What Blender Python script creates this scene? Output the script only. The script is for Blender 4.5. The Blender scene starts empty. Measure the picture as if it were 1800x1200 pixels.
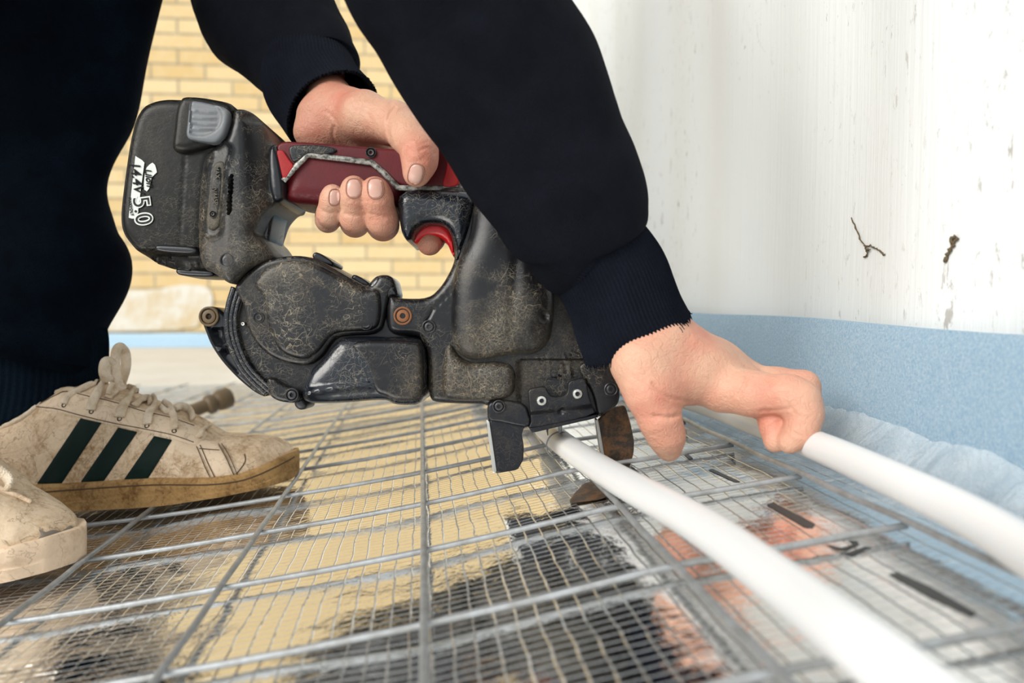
import bpy, math, random
import numpy as np
from mathutils import Vector, Matrix, noise
from mathutils.geometry import delaunay_2d_cdt
from mathutils.bvhtree import BVHTree
random.seed(7); np.random.seed(7)
SC = bpy.context.scene
COL = SC.collection

# ---------------------------------------------------------------- camera
F = 1497.5
YAW, PITCH = 0.107, 0.049
CAM = np.array([0.1992, -0.5335, 0.1273])
FWD = np.array([math.sin(YAW)*math.cos(PITCH), math.cos(YAW)*math.cos(PITCH), -math.sin(PITCH)])
RGT = np.array([math.cos(YAW), -math.sin(YAW), 0.0])
UPV = np.cross(RGT, FWD)
cd = bpy.data.cameras.new('camera'); cam = bpy.data.objects.new('camera', cd); COL.objects.link(cam)
cd.sensor_width = 36; cd.lens = F/1800*36; cd.clip_start = 0.01; cd.clip_end = 100
cam.matrix_world = Matrix(((RGT[0], UPV[0], -FWD[0], CAM[0]), (RGT[1], UPV[1], -FWD[1], CAM[1]),
                           (RGT[2], UPV[2], -FWD[2], CAM[2]), (0, 0, 0, 1)))
cd.dof.use_dof = True; cd.dof.focus_distance = 0.545; cd.dof.aperture_fstop = 7.0
SC.camera = cam

# ---------------------------------------------------------------- light, exposure
w = bpy.data.worlds.new('sky'); SC.world = w; w.use_nodes = True
bg = w.node_tree.nodes['Background']; bg.inputs[0].default_value = (0.86, 0.94, 1.0, 1); bg.inputs[1].default_value = 1.0
sd_ = bpy.data.lights.new('daylight_sun', 'SUN'); sd_.energy = 2.9; sd_.angle = math.radians(35); sd_.color = (1.0, 0.96, 0.9)
sun = bpy.data.objects.new('daylight_sun', sd_); COL.objects.link(sun)
sun.rotation_euler = Vector((0.72, 0.62, -0.50)).to_track_quat('-Z', 'Y').to_euler()
SC.view_settings.view_transform = 'Standard'; SC.view_settings.look = 'None'
SC.view_settings.exposure = 0.14; SC.view_settings.gamma = 1.0; SC.view_settings.use_curve_mapping = False

# ---------------------------------------------------------------- helpers
def at(px, py, d): return CAM + d*(FWD + RGT*(px-900)/F + UPV*(600-py)/F)
def proj(P):
    q = np.asarray(P)-CAM; z = q@FWD
    return 900+F*(q@RGT)/z, 600-F*(q@UPV)/z, z
def catmull(pts, n=8, closed=False):
    P = np.array(pts, float); N = len(P); out = []
    rng = range(N) if closed else range(N-1)
    for i in rng:
        if closed: p0, p1, p2, p3 = P[(i-1) % N], P[i], P[(i+1) % N], P[(i+2) % N]
        else: p0, p1, p2, p3 = P[max(i-1, 0)], P[i], P[i+1], P[min(i+2, N-1)]
        for k in range(n):
            t = k/n
            out.append(0.5*((2*p1)+(-p0+p2)*t+(2*p0-5*p1+4*p2-p3)*t*t+(-p0+3*p1-3*p2+p3)*t**3))
    if not closed: out.append(P[-1])
    return np.array(out)
def chaikin(P, it=2, q=.22):
    P = np.array(P, float)
    for _ in range(it):
        A = P*(1-q)+np.roll(P, -1, 0)*q; B = P*q+np.roll(P, -1, 0)*(1-q)
        P = np.stack([A, B], 1).reshape(-1, P.shape[1])
    return P
def resample(P, step, closed=True):
    Q = np.vstack([P, P[:1]]) if closed else P
    s = np.r_[0, np.cumsum(np.linalg.norm(np.diff(Q, axis=0), axis=1))]
    n = max(int(round(s[-1]/step)), 6)
    t = np.linspace(0, s[-1], n+1)
    R = np.stack([np.interp(t, s, Q[:, i]) for i in range(Q.shape[1])], 1)
    return R[:-1] if closed else R
WLOC = {}
def link(name, me, mat=None, parent=None, world_base=None):
    ob = bpy.data.objects.new(name, me); COL.objects.link(ob)
    if mat: me.materials.append(mat)
    if parent is not None: ob.parent = parent
    return ob
def obj(name, V, Fc, mat=None, parent=None, smooth=True, sharp=None):
    V = np.asarray(V, float)
    if parent is not None: org = WLOC[parent.name]
    else:
        lo, hi = V.min(0), V.max(0); org = np.array([(lo[0]+hi[0])/2, (lo[1]+hi[1])/2, lo[2]])
    me = bpy.data.meshes.new(name)
    me.from_pydata((V-org).tolist(), [], [list(map(int, f)) for f in Fc]); me.validate(); me.update()
    if smooth:
        me.polygons.foreach_set('use_smooth', [True]*len(me.polygons))
        if sharp: me.set_sharp_from_angle(angle=math.radians(sharp))
    ob = link(name, me, mat, parent)
    if parent is None: ob.location = org
    WLOC[ob.name] = org
    return ob
def empty(name, loc, label, cat, group=None):
    o = bpy.data.objects.new(name, None); COL.objects.link(o); o.location = loc; o.empty_display_size = .02
    WLOC[o.name] = np.array(loc, float)
    return tag(o, label, cat, group)
def tag(o, label=None, cat=None, group=None, kind=None):
    if label: o['label'] = label
    if cat: o['category'] = cat
    if group: o['group'] = group
    if kind: o['kind'] = kind
    return o
def join(parts):
    V = []; Fc = []; n = 0
    for v, f in parts:
        V.append(np.asarray(v, float)); Fc += [[i+n for i in q] for q in f]; n += len(v)
    return np.vstack(V), Fc
def box(lo, hi):
    x0, y0, z0 = lo; x1, y1, z1 = hi
    V = [(x0,y0,z0),(x1,y0,z0),(x1,y1,z0),(x0,y1,z0),(x0,y0,z1),(x1,y0,z1),(x1,y1,z1),(x0,y1,z1)]
    return np.array(V, float), [(0,3,2,1),(4,5,6,7),(0,1,5,4),(1,2,6,5),(2,3,7,6),(3,0,4,7)]
def tube(P, r, seg=10, flat=1.0, nrm=None, cap=True):
    """round or flattened tube along world points"""
    P = np.asarray(P, float); n = len(P); r = np.broadcast_to(np.asarray(r, float), (n,))
    T = np.gradient(P, axis=0); T /= np.linalg.norm(T, axis=1)[:, None]+1e-12
    up = np.array([0, 0, 1.]) if nrm is None else np.asarray(nrm, float)
    if nrm is None and abs(T[0]@up) > .9: up = np.array([0, 1., 0])
    V = []; u = up
    for i in range(n):
        uu = up if nrm is not None and up.ndim == 1 else u
        b = np.cross(T[i], uu); b /= np.linalg.norm(b)+1e-12
        c = np.cross(b, T[i]); u = c
        for k in range(seg):
            a = 2*math.pi*k/seg
            V.append(P[i]+r[i]*(math.cos(a)*b+flat*math.sin(a)*c))
    Fc = [(i*seg+k, i*seg+(k+1) % seg, (i+1)*seg+(k+1) % seg, (i+1)*seg+k) for i in range(n-1) for k in range(seg)]
    if cap: Fc += [tuple(range(seg))[::-1], tuple((n-1)*seg+k for k in range(seg))]
    return np.array(V), Fc
def poly_dist(Q, P):
    """distance of points Q to closed polyline P, inside flag"""
    A = P; B = np.roll(P, -1, 0); best = np.full(len(Q), 1e9); ins = np.zeros(len(Q), bool)
    for a, b in zip(A, B):
        ab = b-a; t = np.clip(((Q-a)@ab)/(ab@ab+1e-18), 0, 1)
        d = ((Q-a-t[:, None]*ab)**2).sum(1); best = np.minimum(best, d)
        c = (a[1] > Q[:, 1]) != (b[1] > Q[:, 1])
        with np.errstate(divide='ignore', invalid='ignore'):
            xi = (b[0]-a[0])*(Q[:, 1]-a[1])/(b[1]-a[1]+1e-18)+a[0]
        ins ^= c & (Q[:, 0] < xi)
    return np.sqrt(best), ins
def tri2d(P, step, rings=()):
    lo, hi = P.min(0), P.max(0)
    gx, gy = np.meshgrid(np.arange(lo[0]+step*.5, hi[0], step), np.arange(lo[1]+step*.5, hi[1], step*.866))
    gx = gx+(np.arange(gx.shape[0]) % 2)[:, None]*step*.5
    G = np.c_[gx.ravel(), gy.ravel()]
    d, ins = poly_dist(G, P); rmax = max(rings) if rings else 0
    G = G[ins & (d > rmax+step*.55)]
    T = np.roll(P, -1, 0)-np.roll(P, 1, 0); T /= np.linalg.norm(T, axis=1)[:, None]+1e-12
    area = .5*np.sum(P[:, 0]*np.roll(P[:, 1], -1)-P[:, 1]*np.roll(P[:, 0], -1))
    Nn = np.c_[-T[:, 1], T[:, 0]]*(1 if area > 0 else -1)
    R = []
    for r in rings:
        Q = P+Nn*r; dd, ii = poly_dist(Q, P); R.append(Q[ii & (dd > r*.93)])
    pts = np.vstack([P]+R+[G])
    n = len(P)
    vo, _, fo, ov, _, _ = delaunay_2d_cdt([Vector(p) for p in pts.tolist()], [], [list(range(n))], 1, 1e-7)
    return np.array([tuple(v) for v in vo]), fo
def pillow(name, pts, d, thick, mat, parent, r=.003, dome=0., domer=.02, fn=None, ck=2, q=.22, step=.0022, px=True, raw=False):
    """traced outline at its own distance d, extruded `thick` away, rounded front edge"""
    P = np.array(pts, float)
    if px: P = np.c_[(P[:, 0]-900)/F*d, (600-P[:, 1])/F*d]
    if ck: P = chaikin(P, ck, q)
    P = resample(P, step*.6)
    area = .5*np.sum(P[:, 0]*np.roll(P[:, 1], -1)-P[:, 1]*np.roll(P[:, 0], -1))
    if area < 0: P = P[::-1]
    X, Fc = tri2d(P, step, (r*.12, r*.35, r*.7, r*1.1) if r > 0 else ())
    dist, _ = poly_dist(X, P)
    t = np.clip(dist/max(r, 1e-6), 0, 1); h = -r+r*np.sqrt(np.maximum(0, 1-(1-t)**2))
    if dome:
        t = np.clip(dist/domer, 0, 1); h = h+dome*np.sqrt(np.maximum(0, 1-(1-t)**2))
    if fn is not None:
        h = h+fn(900+X[:, 0]*F/d, 600-X[:, 1]*F/d, dist)
    V = CAM+FWD*d+RGT*X[:, :1]+UPV*X[:, 1:2]-FWD*h[:, None]
    # boundary loop from mesh edges
    from collections import Counter
    ed = Counter()
    Fl = []
    for f in Fc:
        f = list(f); a = 0
        for i in range(len(f)):
            x1, y1 = X[f[i]]; x2, y2 = X[f[(i+1) % len(f)]]; a += x1*y2-x2*y1
        if a < 0: f = f[::-1]
        Fl.append(f)
    de = set()
    for f in Fl:
        for i in range(len(f)): de.add((f[i], f[(i+1) % len(f)]))
    bd = [(a, b) for a, b in de if (b, a) not in de]
    n = len(V); bv = sorted({a for e in bd for a in e}); mp = {v: n+i for i, v in enumerate(bv)}
    back = V[bv]+FWD*thick+FWD*(np.array([h[i] for i in bv])[:, None]+r)
    Fs = [(b, a, mp[a], mp[b]) for a, b in bd]
    nxt = {a: b for a, b in bd}; s = bd[0][0]; loop = [s]; c = nxt[s]
    while c != s and len(loop) < 20000: loop.append(c); c = nxt[c]
    capf = [[mp[i] for i in loop[::-1]]]
    VV = np.vstack([V, back]); FF = Fl+Fs+capf
    if raw: return VV, FF
    return obj(name, VV, FF, mat, parent, sharp=50)
def surf_nets(Fv, lo, h):
    s = Fv < 0; sh = np.array(Fv.shape); cs = sh-1
    acc = np.zeros((cs.prod(), 3)); cnt = np.zeros(cs.prod())
    quads = []
    def cid(i, j, k): return (i*cs[1]+j)*cs[2]+k
    for a in range(3):
        A = [slice(None)]*3; B = [slice(None)]*3; A[a] = slice(0, -1); B[a] = slice(1, None)
        f0, f1 = Fv[tuple(A)], Fv[tuple(B)]; c = s[tuple(A)] != s[tuple(B)]
        idx = np.argwhere(c); v0 = f0[c]; v1 = f1[c]; t = v0/(v0-v1)
        pos = idx.astype(float); pos[:, a] += t
        o = [x for x in range(3) if x != a]; ids = []
        ok = np.ones(len(idx), bool)
        for x in o: ok &= (idx[:, x] > 0) & (idx[:, x] < sh[x]-1)
        idx, pos, v0 = idx[ok], pos[ok], v0[ok]
        for d0, d1 in ((1, 1), (0, 1), (0, 0), (1, 0)):
            q = idx.copy(); q[:, o[0]] -= d0; q[:, o[1]] -= d1
            k = cid(q[:, 0], q[:, 1], q[:, 2]); ids.append(k)
            np.add.at(acc, k, pos); np.add.at(cnt, k, 1)
        Q = np.stack(ids, 1); flip = (v0 < 0) if a != 1 else (v0 >= 0)
        Q[~flip] = Q[~flip][:, ::-1]; quads.append(Q)
    Q = np.vstack(quads); use = cnt > 0; mp = np.cumsum(use)-1
    V = acc[use]/cnt[use][:, None]*h+lo
    return V, mp[Q].tolist()
class Field:
    def __init__(s, lo, hi, h):
        s.lo = np.array(lo)-3*h; s.h = h; n = np.ceil((np.array(hi)+3*h-s.lo)/h).astype(int)+1
        ax = [s.lo[i]+h*np.arange(n[i]) for i in range(3)]
        s.P = np.stack(np.meshgrid(*ax, indexing='ij'), -1).astype(np.float32)
    def cone(s, a, b, ra, rb):
        a = np.asarray(a, np.float32); b = np.asarray(b, np.float32); ba = b-a; l2 = float(ba@ba)+1e-12
        pa = s.P-a; t = np.clip((pa@ba)/l2, 0, 1)
        return np.sqrt(((pa-t[..., None]*ba)**2).sum(-1))-(ra+(rb-ra)*t)
    def chain(s, pts, k=.003):
        D = None
        for (a, ra), (b, rb) in zip(pts[:-1], pts[1:]):
            c = s.cone(a, b, ra, rb); D = c if D is None else smin(D, c, k)
        return D
    def ell(s, c, ax, R):
        q = (s.P-np.asarray(c, np.float32)); M = np.array(ax, np.float32)
        l = np.sqrt((((q@M.T)/np.array(R, np.float32))**2).sum(-1))
        return (l-1)*min(R)
def smin(a, b, k):
    h = np.clip(.5+.5*(b-a)/k, 0, 1); return b*(1-h)+a*h-k*h*(1-h)
def loft(C, a, b, seg=64, frame=FWD, disp=None, cap=False, face=None):
    """rings perpendicular to path; a half width across the view, b half depth"""
    C = np.asarray(C, float); n = len(C); T = np.gradient(C, axis=0); T /= np.linalg.norm(T, axis=1)[:, None]
    V = np.zeros((n, seg, 3)); th = np.linspace(0, 2*math.pi, seg, endpoint=False)
    L = np.r_[0, np.cumsum(np.linalg.norm(np.diff(C, axis=0), axis=1))]
    for i in range(n):
        s_ = np.cross(T[i], frame); s_ /= np.linalg.norm(s_); nn = np.cross(s_, T[i])
        V[i] = C[i]+a[i]*np.cos(th)[:, None]*s_+b[i]*np.sin(th)[:, None]*nn
        if disp is not None:
            nr = (np.cos(th)[:, None]*s_+np.sin(th)[:, None]*nn)
            V[i] += nr*disp(L[i], th, V[i], i)[:, None]
    V = V.reshape(-1, 3)
    Fc = [(i*seg+k, i*seg+(k+1) % seg, (i+1)*seg+(k+1) % seg, (i+1)*seg+k) for i in range(n-1) for k in range(seg)]
    if cap: Fc += [tuple(range(seg))[::-1], tuple((n-1)*seg+k for k in range(seg))]
    return V, Fc
def edge_loft(LR, n=60, depth_ratio=.85):
    """LR rows: left px,py, right px,py, depth -> centres, half widths (real size at that depth)"""
    A = catmull(np.array(LR, float), max(2, n//(len(LR)-1)))
    C = []; W = []
    for lx, ly, rx, ry, d in A:
        C.append(at((lx+rx)/2, (ly+ry)/2, d)); W.append(math.hypot(rx-lx, ry-ly)/2/F*d)
    return np.array(C), np.array(W), np.array(W)*depth_ratio
def bvh_of(*obs):
    V = []; Fc = []
    for o in obs:
        n = len(V); org = WLOC[o.name]
        V += [tuple(np.array(v.co)+org) for v in o.data.vertices]; Fc += [[i+n for i in p.vertices] for p in o.data.polygons]
    return BVHTree.FromPolygons(V, Fc)
def hit(bvh, px, py, default=None):
    dr = FWD+RGT*(px-900)/F+UPV*(600-py)/F
    r = bvh.ray_cast(Vector(CAM), Vector(dr).normalized())
    if r[0] is None: return default
    n = np.array(r[1]); n = n if n@dr < 0 else -n
    return np.array(r[0]), n
def patch_raw(pts, bvh, off=.0004, step=3., ck=1, fn=None, skirt=-.00025):
    P = np.array(pts, float)
    if ck: P = chaikin(P, ck, .2)
    P = resample(P, step*.7); X, Fc = tri2d(P, step); dist, _ = poly_dist(X, P)
    V = []; ok = []
    for (x, y), ds in zip(X, dist):
        r = hit(bvh, x, y)
        if r is None: V.append((0, 0, 0)); ok.append(False); continue
        p, n = r; o = off+(fn(x, y, ds) if fn else 0)
        V.append(p+n*(o if ds > .3 else -skirt)); ok.append(True)
    V = np.array(V); Fc = [f for f in Fc if all(ok[i] for i in f)]
    used = sorted({i for f in Fc for i in f}); mp = {v: i for i, v in enumerate(used)}
    out = []
    for f in Fc:
        f = [mp[i] for i in f]
        a, b, c = V[used[f[0]]], V[used[f[1]]], V[used[f[2]]]
        if np.cross(b-a, c-a)@(CAM-a) < 0: f = f[::-1]
        out.append(f)
    return V[used], out
def patch(name, pts, bvh, mat, parent, **k):
    V, Fc = patch_raw(pts, bvh, **k)
    return obj(name, V, Fc, mat, parent)
def lathe(profile, c, axis, seg=20):
    """profile of (radius, height along axis)"""
    axis = np.asarray(axis, float)/np.linalg.norm(axis); u = np.cross(axis, [0, 0, 1.]);
    if np.linalg.norm(u) < .1: u = np.cross(axis, [0, 1., 0])
    u /= np.linalg.norm(u); v = np.cross(axis, u); V = []
    for r_, h_ in profile:
        for k in range(seg):
            a = 2*math.pi*k/seg; V.append(c+axis*h_+r_*(u*math.cos(a)+v*math.sin(a)))
    n = len(profile)
    Fc = [(i*seg+k, i*seg+(k+1) % seg, (i+1)*seg+(k+1) % seg, (i+1)*seg+k) for i in range(n-1) for k in range(seg)]
    return np.array(V), Fc+[tuple(range(seg))[::-1], tuple((n-1)*seg+k for k in range(seg))]

# ---------------------------------------------------------------- materials
class M:
    def __init__(s, name):
        s.m = bpy.data.materials.new(name); s.m.use_nodes = True; s.t = s.m.node_tree; s.p = s.t.nodes['Principled BSDF']
        s.co = s.n('ShaderNodeTexCoord').outputs['Object']
    def n(s, typ, **k):
        x = s.t.nodes.new(typ)
        for a, b in k.items(): setattr(x, a, b)
        return x
    def l(s, a, b): s.t.links.new(a, b)
    def mapc(s, sc=(1, 1, 1), loc=(0, 0, 0), co=None):
        x = s.n('ShaderNodeMapping'); x.inputs['Scale'].default_value = sc; x.inputs['Location'].default_value = loc
        s.l(co or s.co, x.inputs[0]); return x.outputs[0]
    def noise(s, scale, detail=4, rough=.6, dist=0., co=None):
        x = s.n('ShaderNodeTexNoise'); x.inputs['Scale'].default_value = scale; x.inputs['Detail'].default_value = detail
        x.inputs['Roughness'].default_value = rough; x.inputs['Distortion'].default_value = dist
        s.l(co or s.co, x.inputs['Vector']); return x.outputs[0]
    def ramp(s, v, a, b, c0=0., c1=1.):
        x = s.n('ShaderNodeMapRange'); x.inputs[1].default_value = a; x.inputs[2].default_value = b
        x.inputs[3].default_value = c0; x.inputs[4].default_value = c1; s.l(v, x.inputs[0]); return x.outputs[0]
    def math(s, op, a, b=0., c=None):
        x = s.n('ShaderNodeMath', operation=op)
        for i, v in enumerate((a, b) if c is None else (a, b, c)):
            if isinstance(v, (int, float)): x.inputs[i].default_value = v
            else: s.l(v, x.inputs[i])
        return x.outputs[0]
    def mix(s, f, a, b):
        x = s.n('ShaderNodeMix', data_type='RGBA')
        for i, v in ((0, f), (6, a), (7, b)):
            if isinstance(v, (int, float)): x.inputs[i].default_value = v
            elif isinstance(v, tuple): x.inputs[i].default_value = (*v, 1)
            else: s.l(v, x.inputs[i])
        return x.outputs[2]
    def lines(s, scale, width, loc=(0, 0, 0), detail=1.5, sc=(1, 1, 1)):
        v = s.noise(scale, detail, .5, .6, s.mapc(sc, loc)); d = s.math('ABSOLUTE', s.math('SUBTRACT', v, .5))
        return s.ramp(d, width*.4, width, 1, 0)
    def bump(s, h, strength=.3, dist=.001, nrm=None):
        x = s.n('ShaderNodeBump'); x.inputs['Strength'].default_value = strength; x.inputs['Distance'].default_value = dist
        s.l(h, x.inputs['Height'])
        if nrm: s.l(nrm, x.inputs['Normal'])
        s.l(x.outputs[0], s.p.inputs['Normal']); return x.outputs[0]
    def set(s, **k):
        mp = dict(base='Base Color', rough='Roughness', metal='Metallic', spec='Specular IOR Level', trans='Transmission Weight',
                  sss='Subsurface Weight', sheen='Sheen Weight', coat='Coat Weight', alpha='Alpha', ior='IOR')
        for a, v in k.items():
            i = s.p.inputs[mp[a]]
            if isinstance(v, tuple): i.default_value = (*v, 1)
            elif isinstance(v, (int, float)): i.default_value = v
            else: s.l(v, i)
        return s
def plain(name, base, rough=.5, metal=0., bump=None, **k):
    x = M(name).set(base=base, rough=rough, metal=metal, **k)
    if bump: x.bump(x.noise(bump[0], 3), bump[1], bump[2])
    return x.m
def dusty(name, base=(.006, .006, .0075), dust=(.17, .145, .10), amount=.5, rough=.30, scr=.8, blotch=18, metal=0., rust=None, spec=.42):
    """black surface with settled dust in patches, fine hair-like scuffs and specks"""
    x = M(name)
    m1 = x.ramp(x.noise(blotch, 5, .65), .66-.24*amount, .86-.20*amount)
    fine = x.ramp(x.noise(900, 3, .75), .44, .66)
    f = x.math('MULTIPLY', m1, x.math('MULTIPLY_ADD', fine, .62, .14))
    l1 = x.math('MAXIMUM', x.lines(85, .0045), x.lines(130, .0050, (3, 1, 5)))
    l2 = x.math('MAXIMUM', x.lines(60, .0036, (7, 2, 1)), x.lines(170, .0060, (1, 9, 4)))
    l3 = x.math('MAXIMUM', x.math('MAXIMUM', l1, l2), x.lines(110, .005, (5, 5, 2), 3))
    lm = x.ramp(x.noise(26, 3, .6), .40, .60)
    ls = x.math('MULTIPLY', x.math('MULTIPLY', l3, lm), scr)
    speck = x.ramp(x.noise(520, 2, .5), .69, .75)
    allf = x.math('MINIMUM', x.math('ADD', x.math('MAXIMUM', f, ls), x.math('MULTIPLY', speck, .22)), 1.)
    dc = x.mix(x.ramp(x.noise(38, 3), .4, .65), dust, (dust[0]*.75, dust[1]*.66, dust[2]*.55))
    b = x.mix(allf, base, dc)
    if rust:
        b = x.mix(x.ramp(x.noise(110, 6, .8), .44, .60), b, rust)
    x.set(base=b, rough=x.math('MULTIPLY_ADD', allf, .5, rough), metal=metal, spec=spec)
    x.bump(x.math('ADD', x.math('MULTIPLY', x.noise(350, 3), .6), allf), .25, .0004)
    return x.m
def fabric(name, base, hi, rib=None):
    x = M(name)
    n = x.noise(26, 5, .65); fz = x.ramp(x.noise(1500, 2, .6), .3, .7)
    b = x.mix(x.math('MULTIPLY', x.ramp(n, .35, .75), fz), base, hi)
    x.set(base=b, rough=.95, spec=.06, sheen=.0)
    x.p.inputs['Sheen Roughness'].default_value = .5
    x.bump(x.math('ADD', fz, x.math('MULTIPLY', x.noise(9, 4), 5.)), .45, .0012)
    return x.m
MAT = {}
MAT['tool'] = dusty('dusty_black_plastic', amount=.55)
MAT['tool_heavy'] = dusty('very_dusty_black_plastic', dust=(.25, .22, .165), amount=.85, rough=.34, scr=1., blotch=13)
MAT['tool_glossy'] = dusty('glossy_black_plastic', base=(.006, .008, .012), amount=.15, rough=.18, scr=.7, spec=.6)
MAT['tool_clean'] = plain('black_plastic_clean', (.008, .009, .012), .28, bump=(500, .1, .0003))
MAT['battery'] = dusty('battery_black_plastic', base=(.0075, .007, .006), dust=(.11, .095, .065), amount=.5, rough=.32, scr=.5, blotch=14, spec=.22)
MAT['relief'] = dusty('worn_relief_plastic', base=(.03, .027, .022), dust=(.25, .22, .16), amount=1.1, rough=.5, scr=.5)
MAT['button'] = dusty('grey_plastic', base=(.13, .14, .15), dust=(.30, .29, .27), amount=.5, rough=.4, scr=.3)
x = M('dark_red_rubber'); n_ = x.noise(700, 3, .6)
x.set(base=x.mix(x.ramp(x.noise(22, 3), .4, .7), (.070, .0045, .008), (.115, .006, .009)), rough=x.ramp(n_, .3, .7, .36, .55), spec=.3); x.bump(n_, .2, .0003); MAT['red'] = x.m
MAT['red_mid'] = plain('red_rubber', (.30, .009, .010), .45, bump=(600, .3, .0003), spec=.3)
MAT['red_bright'] = plain('bright_red_plastic', (.62, .008, .012), .3)
x = M('worn_silver_trim'); x.set(base=x.mix(x.ramp(x.noise(300, 4, .7), .38, .6), (.05, .048, .04), (.34, .33, .30)), rough=.45, metal=.4); MAT['trim'] = x.m
MAT['steel_dark'] = dusty('blued_steel', base=(.018, .019, .023), dust=(.15, .12, .085), amount=.6, rough=.3, scr=.4, metal=.5, spec=.4)
MAT['steel_rust'] = dusty('rusty_steel', base=(.05, .04, .032), dust=(.18, .11, .05), amount=.7, rough=.42, scr=.3, metal=.45, rust=(.19, .095, .04))
MAT['silver'] = plain('bright_screw_steel', (.55, .54, .5), .35, 1., bump=(800, .4, .0005))
MAT['screw'] = dusty('dark_screw_steel', base=(.05, .05, .055), amount=.4, rough=.35, metal=.6)
MAT['rust'] = plain('rusty_bolt', (.22, .085, .03), .7, .2, bump=(600, .5, .0006))
MAT['hole'] = plain('dark_hole', (.004, .004, .004), .9)
MAT['print'] = plain('white_print', (.62, .64, .60), .6, bump=(600, .3, .0003))
MAT['fabric'] = fabric('black_navy_fabric', (.0050, .0056, .0085), (.0125, .014, .022))
MAT['fabric_rib'] = fabric('navy_rib_fabric', (.0055, .0068, .011), (.015, .018, .028))
MAT['denim'] = fabric('dark_navy_trouser_fabric', (.0012, .0028, .0060), (.0050, .013, .024))
MAT['denim_hem'] = fabric('dark_blue_trouser_hem', (.002, .005, .010), (.007, .018, .032))
x = M('skin')
red = x.ramp(x.noise(26, 3, .55), .38, .68); b = x.mix(red, (.61, .345, .235), (.56, .215, .145))
pores = x.noise(900, 3, .6); wr = x.noise(330, 4, .65, 0., x.mapc((1, 1, 1)))
x.set(base=x.mix(x.math('MULTIPLY', x.ramp(x.noise(480, 3, .7), .58, .75), .3), b, (.46, .22, .15)), rough=.47, sss=.12, spec=.4)
x.p.inputs['Subsurface Radius'].default_value = (1, .35, .2); x.p.inputs['Subsurface Scale'].default_value = .004
x.bump(x.math('ADD', x.math('MULTIPLY', pores, .6), x.math('ADD', x.math('MULTIPLY', wr, 1.3), x.math('MULTIPLY', x.lines(120, .03, detail=3), -.3))), .6, .0008); MAT['skin'] = x.m
MAT['nail'] = plain('fingernail', (.64, .36, .29), .26, bump=(200, .1, .0003), sss=.1)
MAT['cuticle'] = plain('skin_around_nail', (.34, .15, .10), .6)
MAT['hair'] = plain('dark_brown_hair', (.03, .018, .01), .6, bump=(300, .6, .002))
def shoe_mat(name, base, dirt, amt):
    x = M(name)
    m1 = x.ramp(x.noise(34, 6, .72, .4), .62-.22*amt, .80-.12*amt); m2 = x.ramp(x.noise(380, 4, .7), .32, .62)
    m3 = x.ramp(x.noise(12, 3, .5), .35, .65)
    f = x.math('MULTIPLY', x.math('MULTIPLY_ADD', m2, .55, .45), x.math('MAXIMUM', m1, x.math('MULTIPLY', m3, .42*amt)))
    b = x.mix(f, base, dirt)
    ck = x.lines(70, .012, detail=4)
    b = x.mix(x.math('MULTIPLY', ck, .38*amt), b, (.14, .08, .035))
    x.set(base=b, rough=.7, spec=.25); x.bump(x.math('SUBTRACT', x.noise(420, 4), x.math('MULTIPLY', ck, 1.3)), .35, .0006); return x.m
MAT['leather'] = shoe_mat('dirty_cream_leather', (.80, .63, .45), (.25, .125, .034), 1.15)
MAT['leather_clean'] = shoe_mat('cream_leather_overlay', (.78, .61, .44), (.28, .16, .07), .6)
MAT['sole'] = shoe_mat('muddy_rubber_sole', (.52, .32, .13), (.15, .068, .016), 1.4)
MAT['sole_front'] = shoe_mat('cream_rubber_sole', (.74, .56, .40), (.36, .22, .11), .7)
MAT['torn'] = plain('torn_grey_lining', (.20, .17, .14), .9, bump=(300, .6, .001))
MAT['stripe'] = plain('dark_green_stripe', (.002, .012, .009), .6, bump=(700, .3, .0004), spec=.15)
MAT['stitch'] = plain('brown_stitching', (.09, .05, .025), .9)
x = M('beige_shoelace'); n_ = x.n('ShaderNodeTexVoronoi'); n_.inputs['Scale'].default_value = 900; x.l(x.co, n_.inputs['Vector'])
x.set(base=x.mix(x.ramp(x.noise(60, 4), .4, .7), (.78, .65, .50), (.50, .37, .23)), rough=.95); x.bump(n_.outputs[0], .8, .0006); MAT['lace'] = x.m
x = M('galvanised_wire'); n_ = x.noise(90, 5, .7)
x.set(base=x.mix(x.ramp(n_, .35, .7), (.42, .435, .445), (.27, .265, .25)), rough=.5, metal=.6); x.bump(x.noise(500, 4), .3, .0004); MAT['wire'] = x.m
x = M('white_plastic_pipe'); x.set(base=(.71, .70, .685), rough=.34, sss=.15); x.p.inputs['Subsurface Scale'].default_value = .004; MAT['pipe'] = x.m
# reinforced aluminium foil: thin ridged threads in a square scrim
x = M('reinforced_foil')
wob = x.n('ShaderNodeVectorMath', operation='SCALE'); nz = x.n('ShaderNodeTexNoise'); nz.inputs['Scale'].default_value = 35; nz.inputs['Detail'].default_value = 2
x.l(x.co, nz.inputs['Vector']); x.l(nz.outputs[1], wob.inputs[0]); wob.inputs['Scale'].default_value = .003
ad = x.n('ShaderNodeVectorMath', operation='ADD'); x.l(x.co, ad.inputs[0]); x.l(wob.outputs[0], ad.inputs[1])
sp = x.n('ShaderNodeSeparateXYZ'); x.l(ad.outputs[0], sp.inputs[0])
def thread(o, pitch, wd):
    f_ = x.math('ABSOLUTE', x.math('SUBTRACT', x.math('FRACT', x.math('DIVIDE', o, pitch)), .5))
    return x.ramp(f_, 0, wd, 1, 0)
tx = thread(sp.outputs[0], .0083, .055); ty = thread(sp.outputs[1], .0062, .05)
th = x.math('MAXIMUM', tx, ty)
b1 = x.n('ShaderNodeBump'); b1.inputs['Strength'].default_value = 1.; b1.inputs['Distance'].default_value = .0045
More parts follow.
